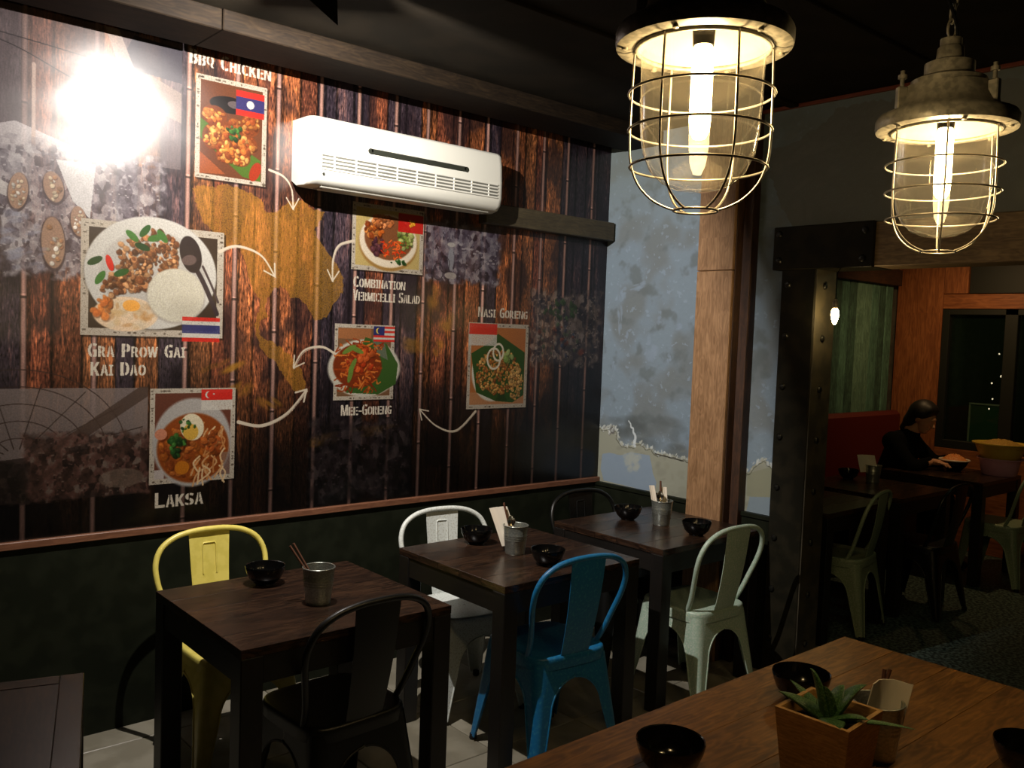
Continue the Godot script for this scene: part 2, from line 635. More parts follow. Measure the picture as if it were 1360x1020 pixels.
	led.emission = Color(0.98, 0.97, 1.0)
	led.emission_energy_multiplier = 6.0
	M.led = led
	var wg := pm(Color(0.1, 0.16, 0.12, 0.22), 0.03)
	wg.transparency = BaseMaterial3D.TRANSPARENCY_ALPHA
	M.window_glass = wg
	M.window_frame = pm(rgb(22, 24, 19), 0.55)


# ------------------------------------------------------------------ room shell
func slab(called: String, c: Vector3, s: Vector3, m: Material, label := "", category := "") -> MeshInstance3D:
	var st := mb()
	cbox(st, c, s, 0.0)
	var o := commit(called, st, m)
	struct(o)
	return o


const CEIL := 2.87
const BULBS_OUT := [[0.567, 1.667, 0.014], [0.599, 1.465, 0.024], [0.52, 1.398, 0.016], [0.535, 1.255, 0.014], [0.515, 1.163, 0.026], [0.611, 1.165, 0.028]]


func build_shell() -> void:
	# floors: a bed, then each tile on it
	var fl := slab("floor", Vector3(2.7, -0.066, 3.0), Vector3(6.4, 0.12, 6.4), M.grout)
	var tiles := []
	for i in 4:
		var st := mb()
		cbox(st, Vector3.ZERO, Vector3(0.456, 0.012, 0.471), 0.0025)
		tiles.append(st.commit())
	for i in 13:
		for j in 13:
			var x0 := 0.16 + 0.46 * (i - 1)
			var z0 := 0.74 - 0.475 + 0.475 * (j - 1)
			if x0 > 5.2 or z0 > 5.9:
				continue
			var v := (i * 5 + j * 3 + (i * j) % 3) % 4
			put_mesh("tile", tiles[v], M["tile%d" % v], fl, Vector3(x0 + 0.23, -0.006, z0 + 0.2375))
	slab("floor", Vector3(2.7, -0.06, -2.1), Vector3(6.4, 0.12, 3.78), M.mosaic)
	slab("ceiling", Vector3(2.7, CEIL + 0.06, 1.1), Vector3(6.4, 0.12, 10.2), M.ceiling)
	slab("wall_left", Vector3(-0.06, 1.4, 3.0), Vector3(0.12, 2.94, 6.4), M.dark_wall)
	slab("wall_right", Vector3(5.62, 1.4, 1.1), Vector3(0.2, 2.94, 10.0), M.dark_wall)
	slab("wall_front", Vector3(2.7, 1.4, 6.1), Vector3(6.2, 2.94, 0.2), M.dark_wall)
	# dado on the mural wall with its timber cap
	var st := mb()
	cbox(st, Vector3(0.006, 0.40, 3.0), Vector3(0.012, 0.80, 6.0), 0.0)
	struct(commit("wall_left_dado", st, M.wainscot))
	st = mb()
	cbox(st, Vector3(0.014, 0.812, 3.0), Vector3(0.028, 0.030, 6.0), 0.003)
	struct(commit("trim_1", st, M.trim_wood))
	build_back_wall()
	# beam along the mural wall, under the ceiling, in two lengths
	var beam := Node3D.new()
	beam.name = "trim_2"
	add_child(beam)
	struct(beam)
	for z in [[0.0, 2.585, 0.0], [2.588, 6.0, 0.004]]:
		st = mb()
		cbox(st, Vector3(0.2685, 2.829 - z[2] * 0.5, (z[0] + z[1]) / 2), Vector3(0.277, 0.08, z[1] - z[0]), 0.004, Basis.IDENTITY, Vector2(z[0], 0.3))
		commit("beam_length", st, M.ceil_wood, beam)
	# ceiling boards seen as faint long joints
	for i in 6:
		st = mb()
		cbox(st, Vector3(1.25 + i * 0.75, CEIL - 0.008, 3.0), Vector3(0.05, 0.016, 5.98), 0.003)
		var t := commit("ceiling_batten", st, M.ceiling)
		struct(t)


func build_back_wall() -> void:
	var cv := Canvas.new(0, 287, 420, 207, 3.6, 4)
	var n1 := noise_bytes(60, 0.012, cv.w, cv.h, cv.w, cv.h, 4)
	var n2 := noise_bytes(61, 0.05, cv.w, cv.h, cv.w, cv.h, 4)
	var n3 := noise_bytes(62, 0.006, cv.w, cv.h, cv.w, cv.h, 3)
	var hb := PackedByteArray()
	hb.resize(cv.w * cv.h)
	hb.fill(150)
	for y in cv.h:
		var fy := float(y) / cv.h
		for x in cv.w:
			var i := y * cv.w + x
			var t := n1[i] / 255.0
			var c := Color(0.56, 0.605, 0.635).lerp(Color(0.515, 0.53, 0.525), smoothstep(0.4, 0.7, n3[i] / 255.0))
			c = c.lerp(Color(0.44, 0.46, 0.45), 0.7 * smoothstep(0.58, 0.8, t))
			if n2[i] > 186 and t < 0.5:
				c = c.lerp(Color(0.64, 0.69, 0.74), 0.55)
			# yellowish tide near the top
			c = c.lerp(Color(0.52, 0.54, 0.49), 0.6 * smoothstep(0.35, 0.0, fy))
			cv.b[i * 3] = int(c.r * 255); cv.b[i * 3 + 1] = int(c.g * 255); cv.b[i * 3 + 2] = int(c.b * 255)
	# scraped skim coat above the portal: a dark field with ragged edges
	var dark := Color(0.50, 0.49, 0.45)
	cv.poly(cv.ragged([[112, 268], [120, 267], [127, 268.5], [133, 273], [138, 274], [147, 281], [160, 283], [185, 279], [207, 278], [224, 281], [250, 276], [300, 280], [380, 272], [418, 276], [418, 225], [128, 225], [118, 240], [112, 255]], 2.0, 1.1), dark, 0.9, 0.03)
	for i in 60:
		cv.ell(cv.r.randf_range(112, 300), cv.r.randf_range(228, 276), cv.r.randf_range(2, 12), cv.r.randf_range(1, 6), Color(0.56, 0.55, 0.51), 0.35, cv.r.randf() * 0.6, 0.8)
	# light scraped patches
	for p in [[14, 196, 3, 5], [13, 180, 2, 9], [19, 168, 1.5, 5], [44, 181, 2, 4], [52, 158, 2, 3], [38, 162, 5, 9], [26, 199, 6, 3], [10, 150, 1.2, 6], [58, 176, 4, 2]]:
		for q in 9:
			cv.ell(p[0] + cv.r.randf_range(-0.8, 0.8) * p[2], p[1] + cv.r.randf_range(-0.8, 0.8) * p[3], p[2] * cv.r.randf_range(0.2, 0.7), p[3] * cv.r.randf_range(0.15, 0.5), Color(0.60, 0.645, 0.69), 0.6, 0.2, 0.7)
	for q in 26:
		cv.ell(cv.r.randf_range(4, 70), cv.r.randf_range(105, 128), cv.r.randf_range(4, 14), cv.r.randf_range(2, 6), Color(0.36, 0.375, 0.365), 0.3, 0.0, 0.9)
	# fallen plaster along the foot: cream ground below a ragged edge
	var cream := Color(0.68, 0.66, 0.57)
	var edge := [[-1, 115], [1, 113], [6, 112.5], [11, 115.5], [15, 113], [16, 107], [20, 104], [28, 105], [33, 108], [36, 105.5], [42, 105], [45, 102], [51, 103], [57, 103], [66, 102], [76, 100], [90, 99], [108, 101], [117, 109], [121, 106], [130, 103]]
	edge = cv.ragged(edge, 1.1, 0.7, false)
	cv.poly(edge + [[130, 78], [-1, 78]], cream, 1.0)
	for q in 160:
		cv.ell(cv.r.randf_range(0, 130), cv.r.randf_range(79, 108), cv.r.randf_range(0.6, 5), cv.r.randf_range(0.4, 3), [Color(0.60, 0.58, 0.49), Color(0.74, 0.72, 0.64), Color(0.55, 0.53, 0.46)][q % 3], 0.25, 0.3, 0.8)
	cv.poly([[4, 97], [10, 98.5], [19, 98], [27, 101], [34, 101], [41, 101], [43, 95], [44, 91], [47, 86], [46, 81], [38, 80], [6, 81], [3, 88]], Color(0.60, 0.66, 0.73), 0.85)
	for q in 30:
		cv.ell(cv.r.randf_range(22, 34), cv.r.randf_range(90, 100), cv.r.randf_range(1, 4), cv.r.randf_range(0.8, 2.5), Color(0.76, 0.75, 0.69), 0.5, 0.5, 0.7)
	for q in 150:
		var p: Array = edge[cv.r.randi() % edge.size()]
		cv.ell(p[0] + cv.r.randf_range(-1.2, 1.2), p[1] + cv.r.randf_range(-0.4, 1.2), cv.r.randf_range(0.4, 2.0), cv.r.randf_range(0.2, 1.0), [Color(0.88, 0.87, 0.82), Color(0.78, 0.76, 0.68), Color(0.84, 0.83, 0.78)][q % 3], 0.85, cv.r.randf() * 2.0, 0.3)
	cv.blobs(8, 113, 7, 2.5, 26, 0.5, 1.8, [Color(0.86, 0.85, 0.80), Color(0.74, 0.71, 0.62)], 0.9)
	cv.stroke(cv.ragged([[24, 119], [27, 115], [29, 112], [29.5, 105]], 1.5, 0.5, false), 0.9, Color(0.90, 0.90, 0.88), 1.0, 0.3, 2.4)
	cv.stroke([[45, 102.5], [52, 102], [66, 101]], 0.8, Color(0.25, 0.22, 0.18), 0.8, 0.5)
	cv.poly([[108, 100], [121, 105], [130, 102], [130, 88], [108, 88]], Color(0.62, 0.60, 0.48), 0.8)
	cv.poly([[110, 88], [124, 90], [130, 88], [130, 78], [108, 78]], Color(0.58, 0.63, 0.66), 0.9)
	# relief: plaster layer stands 4 mm proud of the bare ground
	var hv := Canvas.new(0, 287, 420, 207, 3.6, 5)
	for i in cv.w * cv.h:
		var q := 150 + (n2[i] - 128) / 4
		hv.b[i * 3] = q; hv.b[i * 3 + 1] = q; hv.b[i * 3 + 2] = q
	hv.poly(edge + [[130, 78], [-1, 78]], Color(0.25, 0.25, 0.25), 1.0)
	hv.stroke(edge, 2.0, Color(0.85, 0.85, 0.85), 0.9, 0.5)
	var m := tm(cv.texture(), 0.75)
	m.heightmap_enabled = true
	m.heightmap_texture = hv.texture()
	m.heightmap_scale = 0.7
	m.albedo_color = Color(0.84, 0.88, 0.92)
	M.back_plaster = m
	# wall with the wide opening into the back room
	var st := mb()
	for r in [[-0.12, 0.0, 1.30, CEIL], [1.30, 2.245, 5.6, CEIL]]:
		var p := [Vector3(r[0], r[1], 0), Vector3(r[2], r[1], 0), Vector3(r[2], r[3], 0), Vector3(r[0], r[3], 0)]
		var u := []
		for v in p: u.append(Vector2(v.x / 4.2, (2.87 - v.y) / 2.07))
		quad(st, p, [Vector3.BACK, Vector3.BACK, Vector3.BACK, Vector3.BACK], u)
		var c := Vector3((r[0] + r[2]) / 2, (r[1] + r[3]) / 2, -0.082)
		cbox(st, c, Vector3(r[2] - r[0], r[3] - r[1], 0.16), 0.0, Basis.IDENTITY, Vector2(0.4, 0.1))
	struct(commit("wall_back", st, m))
	st = mb()
	cbox(st, Vector3(5.05, 1.1, -0.08), Vector3(1.1, 2.3, 0.16), 0.0)
	struct(commit("wall_back", st, M.dark_wall))
	# dado with a narrow ledge
	st = mb()
	cbox(st, Vector3(0.645, 0.39, 0.012), Vector3(1.27, 0.78, 0.024), 0.002)
	cbox(st, Vector3(0.645, 0.79, 0.017), Vector3(1.27, 0.022, 0.034), 0.002)
	struct(commit("wall_back_dado", st, M.wainscot))
	# reddish timber bead where this wall meets the ceiling
	st = mb()
	cbox(st, Vector3(3.1, CEIL - 0.008, 0.012), Vector3(5.0, 0.018, 0.022), 0.003)
	struct(commit("trim_3", st, pm(rgb(120, 58, 36), 0.6)))
	# timber-clad post
	var post := Node3D.new()
	post.name = "trim_4"
	add_child(post)
	struct(post)
	post.set_meta("label", "square post clad in pale oak boards, beside the peeling grey wall")
	for seg in [[0.0, 2.05], [2.053, CEIL]]:
		st = mb()
		cbox(st, Vector3(0.905, (seg[0] + seg[1]) / 2, 0.128), Vector3(0.222, seg[1] - seg[0], 0.024), 0.003, Basis(Vector3(0, 0, 1), 0.0), Vector2(seg[0], 0.2))
		commit("board", st, M.oak, post)
	for b in [[0.797, 0.058, 0.012], [1.013, 0.058, 0.012]]:
		st = mb()
		cbox(st, Vector3(b[0], CEIL / 2, b[1]), Vector3(b[2], CEIL, 0.116), 0.002, Basis.IDENTITY, Vector2(0.3, b[0]))
		commit("side_board", st, M.oak_dark, post)
	st = mb()
	cbox(st, Vector3(1.045, CEIL / 2, 0.032), Vector3(0.052, CEIL, 0.062), 0.002)
	commit("side_board", st, M.oak_dark, post)


func build_portal() -> void:
	# steel-clad column and beam with bolt heads
	var col := Node3D.new()
	col.name = "trim_5"
	add_child(col)
	struct(col)
	col.set_meta("label", "dark steel-clad column with round bolt heads at the doorway")
	var st := mb()
	cbox(st, Vector3(1.3475, 1.025, -0.035), Vector3(0.185, 2.05, 0.19), 0.004)
	commit("column", st, M.steel, col)
	st = mb()
	cbox(st, Vector3(1.4425, 1.025, -0.035), Vector3(0.006, 2.05, 0.18), 0.001)
	commit("side_plate", st, M.column_side, col)
	var hd := mb()
	lathe(hd, [Vector2(0.017, 0), Vector2(0.017, 0.003), Vector2(0.012, 0.010), Vector2(0, 0.012)], 12)
	var head := hd.commit()
	for y in [1.976, 1.72, 1.47, 1.219, 0.965, 0.71, 0.45, 0.2]:
		var o := put_mesh("bolt", head, M.bolt, col, Vector3(1.293, y, 0.06))
		o.rotation.x = PI / 2
		o = put_mesh("bolt", head, M.bolt, col, Vector3(1.4455, y - 0.005, -0.02))
		o.rotation.z = -PI / 2
	var beam := Node3D.new()
	beam.name = "trim_6"
	add_child(beam)
	struct(beam)
	beam.set_meta("label", "heavy timber lintel over the doorway with a dark bolted steel end")
	st = mb()
	cbox(st, Vector3(3.4, 2.155, -0.04), Vector3(3.5, 0.205, 0.18), 0.004)
	commit("lintel", st, M.beam_wood, beam)
	st = mb()
	cbox(st, Vector3(1.465, 2.155, -0.03), Vector3(0.52, 0.212, 0.20), 0.004)
	commit("steel_end", st, M.steel, beam)
	for b in [[1.238, 2.224], [1.241, 2.095], [1.684, 2.218], [1.678, 2.09]]:
		var o := put_mesh("bolt", head, M.bolt, beam, Vector3(b[0], b[1], 0.07))
		o.rotation.x = PI / 2


func build_back_room() -> void:
	# left wall of the back room: weathered green boards, each a piece
	var wl := slab("wall_left", Vector3(-0.07, 1.435, -2.0), Vector3(0.12, 2.87, 3.84), M.dark_wall)
	rng.seed = 21
	for i in 28:
		var st := mb()
		cbox(st, Vector3(0.004 + rng.randf() * 0.006, 1.4, -0.23 - i * 0.125), Vector3(0.02, 2.8, 0.121), 0.006, Basis.IDENTITY, Vector2(rng.randf(), rng.randf() * 3))
		commit("plank", st, M["green_board%d" % [0, 2, 1, 0, 1, 2, 2, 0, 1][i % 9]], wl)
	var st := mb()
	cbox(st, Vector3(0.03, 2.30, -1.95), Vector3(0.06, 0.14, 3.56), 0.004)
	struct(commit("trim_7", st, M.oak_dark))
	# far wall of orange plywood sheets round a dark window
	st = mb()
	for q in [[-0.2, 0.0, 0.40, 2.87], [0.40, 0.0, 5.6, 0.85], [0.40, 2.035, 5.6, 2.87], [2.6, 0.85, 5.6, 2.035]]:
		cbox(st, Vector3((q[0] + q[2]) / 2, (q[1] + q[3]) / 2, -3.92), Vector3(q[2] - q[0], q[3] - q[1], 0.12), 0.0)
	var wf := commit("wall_far", st, M.dark_wall)
	struct(wf)
	for r in [[0.0, 0.0, 0.40, 2.87], [0.40, 2.035, 5.4, 2.16], [0.40, 2.43, 5.4, 2.87], [0.40, 2.163, 0.60, 2.427], [0.40, 0.0, 5.4, 0.85]]:
		st = mb()
		cbox(st, Vector3((r[0] + r[2]) / 2, (r[1] + r[3]) / 2, -3.82), Vector3(r[2] - r[0] - 0.003, r[3] - r[1] - 0.003, 0.08), 0.002, Basis.IDENTITY, Vector2(r[0], r[1]))
		commit("panel", st, M.orange_wood, wf)
	var win := Node3D.new()
	win.name = "window_1"
	add_child(win)
	struct(win)
	win.set_meta("label", "dark framed window in the orange wood wall of the back room")
	for r in [[0.40, 0.85, 0.46, 2.035], [0.90, 0.85, 1.0, 2.035], [1.5, 0.85, 1.58, 2.035], [0.46, 1.985, 2.6, 2.035], [0.46, 0.85, 2.6, 0.92], [2.6, 0.85, 5.4, 2.035]]:
		st = mb()
		cbox(st, Vector3((r[0] + r[2]) / 2, (r[1] + r[3]) / 2, -3.815), Vector3(r[2] - r[0], r[3] - r[1], 0.06), 0.004)
		commit("frame", st, M.window_frame, win)
	for r in [[0.46, 0.90], [1.0, 1.5], [1.58, 2.6]]:
		st = mb()
		cbox(st, Vector3((r[0] + r[1]) / 2, 1.45, -3.835), Vector3(r[1] - r[0], 1.08, 0.012), 0.0)
		commit("pane", st, M.window_glass, win)
	build_outside()
	st = mb()
	cbox(st, Vector3(3.0, 2.295, -3.83), Vector3(4.8, 0.262, 0.06), 0.004)
	var tr := commit("window_2", st, M.window_frame)
	struct(tr)
	slab("wall_right", Vector3(5.62, 1.435, -3.95), Vector3(0.2, 2.87, 0.2), M.dark_wall)


# what little shows of the night outside: small lights and a pale green frame with a dark green board
func build_outside() -> void:
	slab("ground", Vector3(2.0, -0.06, -7.0), Vector3(12.0, 0.12, 6.0), M.dark_wall)
	slab("wall_outside", Vector3(2.0, 2.0, -8.2), Vector3(12.0, 4.0, 0.12), M.dark_wall)
	var b := thing("notice_board", "dark green board with a pale frame outside the dark window", "board", Vector3(0.35, 0.5, -4.62))
	var st := mb()
	cbox(st, Vector3(0.178, 0.34, 0), Vector3(0.35, 0.70, 0.02), 0.003)
	commit("panel", st, pm(rgb(28, 92, 56), 0.6), b)
	for q in [[0.178, 0.70, 0.372, 0.016], [0.0, 0.34, 0.016, 0.70], [0.356, 0.34, 0.016, 0.70], [0.178, -0.01, 0.372, 0.016]]:
		st = mb()
		cbox(st, Vector3(q[0], q[1], 0.012), Vector3(q[2], q[3], 0.02), 0.003)
		commit("frame", st, pm(rgb(150, 190, 160), 0.5), b)
	for s in [0.02, 0.336]:
		st = mb()
		cbox(st, Vector3(s, -0.25, 0), Vector3(0.03, 0.50, 0.03), 0.003)
		commit("leg", st, M.window_frame, b)
	var glow := pm(rgb(255, 240, 200), 0.4)
	glow.emission_enabled = true
	glow.emission = Color(1.0, 0.93, 0.75)
	glow.emission_energy_multiplier = 1.6
	var strand := thing("light_string", "string of tiny white lights outside the dark window", "lights", Vector3(0, 0, -4.62))
	var pts := []
	for q in BULBS_OUT:
		st = mb()
		lathe(st, [Vector2(0, -0.5), Vector2(0.36, -0.36), Vector2(0.5, 0), Vector2(0.36, 0.36), Vector2(0, 0.5)], 10, Transform3D(Basis.IDENTITY.scaled(Vector3.ONE * q[2]), Vector3(q[0], q[1], 0)))
		commit("bulb", st, glow, strand)
		pts.append(Vector3(q[0], q[1] + 0.01, 0.0))
	st = mb()
	pts.push_front(Vector3(pts[0].x, 2.5, 0))
	tube(st, smooth(pts, 3), 0.002, 5)
	commit("wire", st, M.black_metal, strand)


# ------------------------------------------------------------------ mural
func glyph(cv: Canvas, font: Font, ch: String, a: float, y: float, wide: float, high: float, c: Color) -> void:
	var t := TextMesh.new()
	t.text = ch
	t.font = font
	t.font_size = 64
	t.pixel_size = 0.01
	t.depth = 0.0
	if t.get_surface_count() == 0:
		return
	var arr := t.surface_get_arrays(0)
	var v: PackedVector3Array = arr[Mesh.ARRAY_VERTEX]
	var idx = arr[Mesh.ARRAY_INDEX]
	var lo := Vector2(1e9, 1e9)
	var hi := -lo
	for p in v:
		lo = lo.min(Vector2(p.x, p.y)); hi = hi.max(Vector2(p.x, p.y))
	var n: int = idx.size() if idx != null else v.size()
	for i in range(0, n, 3):
		var q := []
		for j in 3:
			var p: Vector3 = v[idx[i + j]] if idx != null else v[i + j]
			q.append([a + (p.x - lo.x) / (hi.x - lo.x) * wide, y + (p.y - lo.y) / (hi.y - lo.y) * high])
		cv.poly(q, c, 1.0, 0.06)


func stencil(cv: Canvas, font: Font, text: String, a0: float, a1: float, y: float, cap: float) -> void:
	var narrow := {"I": 0.5, "-": 0.7, " ": 0.75, "M": 1.35, "W": 1.4}
	var total := 0.0
	var first := true
	for ch in text:
		total += (narrow.get(ch, 1.0) + 0.16) * (1.12 if first else 1.0)
		first = ch == " " or ch == "-"
	var unit := (a1 - a0) / total
	var a := a0
	first = true
	var ivory := Color(0.78, 0.74, 0.67)
	for ch in text:
		var w: float = narrow.get(ch, 1.0) * unit * (1.12 if first else 1.0)
		var h := cap if first else cap * 0.8
		if ch == "-":
			cv.rect(a, y + cap * 0.3, a + w, y + cap * 0.45, ivory)
		elif ch != " ":
			var back := cv.b.duplicate() if false else PackedByteArray()
			var gap := maxf(0.35, w * 0.12)
			var g0 := a + w * 0.5 - gap * 0.5
			# keep what lies under the stencil bridge, then put it back
			var keep := []
			var x0 := int((g0 - cv.left) * cv.k)
			var x1 := int((g0 + gap - cv.left) * cv.k)
			var y0 := int((cv.top - y - h) * cv.k)
			var y1 := int((cv.top - y) * cv.k) + 1
			var bridge := ch in "BCDGOQPRASEN"
			if bridge:
				for yy in range(y0, y1):
					var i := (yy * cv.w + x0) * 3
					keep.append(cv.b.slice(i, i + (x1 - x0) * 3))
			glyph(cv, font, ch, a, y, w, h, ivory)
			if bridge:
				for yy in range(y0, y1):
					var i := (yy * cv.w + x0) * 3
					var row: PackedByteArray = keep[yy - y0]
					for q in row.size():
						cv.b[i + q] = row[q]
		a += w + unit * 0.16 * (1.12 if first else 1.0)
		first = ch == " " or ch == "-"


func photo_frame(cv: Canvas, a0: float, y0: float, a1: float, y1: float, b: float, inside: Color) -> void:
	var c := Color(0.66, 0.62, 0.56)
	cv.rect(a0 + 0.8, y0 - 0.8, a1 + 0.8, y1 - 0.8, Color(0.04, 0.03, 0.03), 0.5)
	cv.rect(a0, y0, a1, y1, c, 1.0, 0.04)
	for i in 46:
		var along := cv.r.randf()
		var p: Vector2 = [Vector2(lerpf(a0, a1, along), y0 + b * 0.5), Vector2(lerpf(a0, a1, along), y1 - b * 0.5), Vector2(a0 + b * 0.4, lerpf(y0, y1, along)), Vector2(a1 - b * 0.4, lerpf(y0, y1, along))][i % 4]
		cv.ell(p.x, p.y, cv.r.randf_range(0.2, 0.9), cv.r.randf_range(0.2, 0.6), Color(0.22, 0.17, 0.13), 0.6, 0.0, 0.6)
	cv.rect(a0 + b, y0 + b, a1 - b, y1 - b, inside)


func arrow(cv: Canvas, pts: Array, wide: float) -> void:
	var c := Color(0.76, 0.71, 0.63)
	cv.stroke(pts, wide * 1.2, c, 0.9, 0.35, wide * 0.7)
	var off := []
	for p in pts: off.append([p[0] + 0.5, p[1] - 0.6])
	cv.stroke(off, wide * 0.4, c, 0.7, 0.5)
	var n := pts.size()
	var tip := Vector2(pts[n - 1][0], pts[n - 1][1])
	var d := (tip - Vector2(pts[n - 2][0], pts[n - 2][1])).normalized()
	for s in [-0.6, 0.5]:
		var e := tip - d.rotated(s) * 6.0
		cv.stroke([[tip.x, tip.y], [e.x, e.y]], wide * 0.7, c, 0.95, 0.25)


func market(cv: Canvas, a0: float, y0: float, a1: float, y1: float, cols: Array, al: float, fr: float, marks: int, size: float, edge := 5.0) -> void:
	# a busy scene, then a sprinkling of small figures and awnings
	cv.scene(a0, y0, a1, y1, cols, al, fr, int(a0 * 7 + y0), edge)
	var c0: Color = cols[0]
	var c1: Color = cols[cols.size() - 1]
	for i in marks:
		var a := cv.r.randf_range(a0 + edge * 0.6, a1 - edge * 0.6)
		var y := cv.r.randf_range(y0 + edge * 0.6, y1 - edge * 0.6)
		var s := size * cv.r.randf_range(0.4, 1.2)
		cv.ell(a, y - s * 1.2, s * 0.7, s * 1.5, c0.lerp(cols[1], cv.r.randf()), al * 0.8, cv.r.randf_range(-0.2, 0.2), 0.5)
		cv.ell(a, y + s * 0.4, s * 0.8, s * 0.45, c1.lerp(cols[cols.size() - 2], cv.r.randf()), al * 0.9, cv.r.randf_range(-0.3, 0.3), 0.5)


func build_mural() -> void:
	var cv := Canvas.new(0, 287, 390, 205, 4.8, 3)
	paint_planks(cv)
	paint_map_and_markets(cv)
	paint_dishes(cv)
	var font := SystemFont.new()
	font.font_names = PackedStringArray(["Droid Sans"])
	font.font_weight = 700
	cv.grain(noise_bytes(95, 0.25, cv.w, cv.h, cv.w, cv.h, 3), 0.13)
	stencil(cv, font, "BBQ CHICKEN", 134, 170.5, 275.4, 6.0)
	stencil(cv, font, "GRA PROW GAI", 96, 134.5, 153, 5.4)
	stencil(cv, font, "KAI DAO", 97, 118.5, 145.6, 5.4)
	stencil(cv, font, "LAKSA", 122.5, 143.5, 90, 6.4)
	stencil(cv, font, "COMBINATION", 214.5, 244.5, 188, 5.2)
	stencil(cv, font, "VERMICELLI SALAD", 214.5, 253.5, 181.6, 5.2)
	stencil(cv, font, "MEE-GORENG", 209.5, 238.5, 126, 5.2)
	stencil(cv, font, "NASI GORENG", 291.5, 327.5, 176.8, 5.4)
	arrow(cv, [[170, 237], [177, 235], [181, 230], [182, 221]], 1.0)
	arrow(cv, [[148, 199], [156, 202], [167, 199], [174, 190]], 1.2)
	arrow(cv, [[214, 210], [206, 207], [203, 200], [203, 190]], 1.2)
	arrow(cv, [[205, 156], [198, 159], [189, 157], [184, 149]], 1.2)
	arrow(cv, [[158, 125], [169, 123], [181, 128], [191, 139]], 1.5)
	arrow(cv, [[292, 126], [279, 116], [266, 119], [255, 128]], 1.2)
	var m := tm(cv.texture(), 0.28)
	m.albedo_color = Color(0.74, 0.74, 0.74)
	# slight ripples of the laminate, so that its shine breaks up
	var bump := NoiseTexture2D.new()
	bump.width = 256; bump.height = 256; bump.seamless = true
	bump.noise = noise(71, 0.012, 3)
	bump.as_normal_map = true
	bump.bump_strength = 3.0
	m.normal_enabled = true
	m.normal_texture = bump
	m.normal_scale = 0.35
	var st := mb()
	var N := Vector3.RIGHT
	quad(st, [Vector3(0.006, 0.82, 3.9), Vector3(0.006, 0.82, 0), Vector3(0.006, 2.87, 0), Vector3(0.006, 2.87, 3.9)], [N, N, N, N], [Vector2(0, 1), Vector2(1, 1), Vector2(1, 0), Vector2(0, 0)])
	fquad(st, Vector3(0, 0.82, 3.9), Vector3(0.006, 0.82, 3.9), Vector3(0.006, 2.87, 3.9), Vector3(0, 2.87, 3.9), Vector3.BACK)
	fquad(st, Vector3(0, 2.87, 0), Vector3(0.006, 2.87, 0), Vector3(0.006, 2.87, 3.9), Vector3(0, 2.87, 3.9), Vector3.UP)
	fquad(st, Vector3(0, 0.82, 0), Vector3(0.006, 0.82, 0), Vector3(0.006, 0.82, 3.9), Vector3(0, 0.82, 3.9), Vector3.DOWN)
	var o := commit("wall_mural", st, m)
	tag(o, "full-height printed mural of bamboo, framed Asian dishes and market scenes on the left wall", "mural")


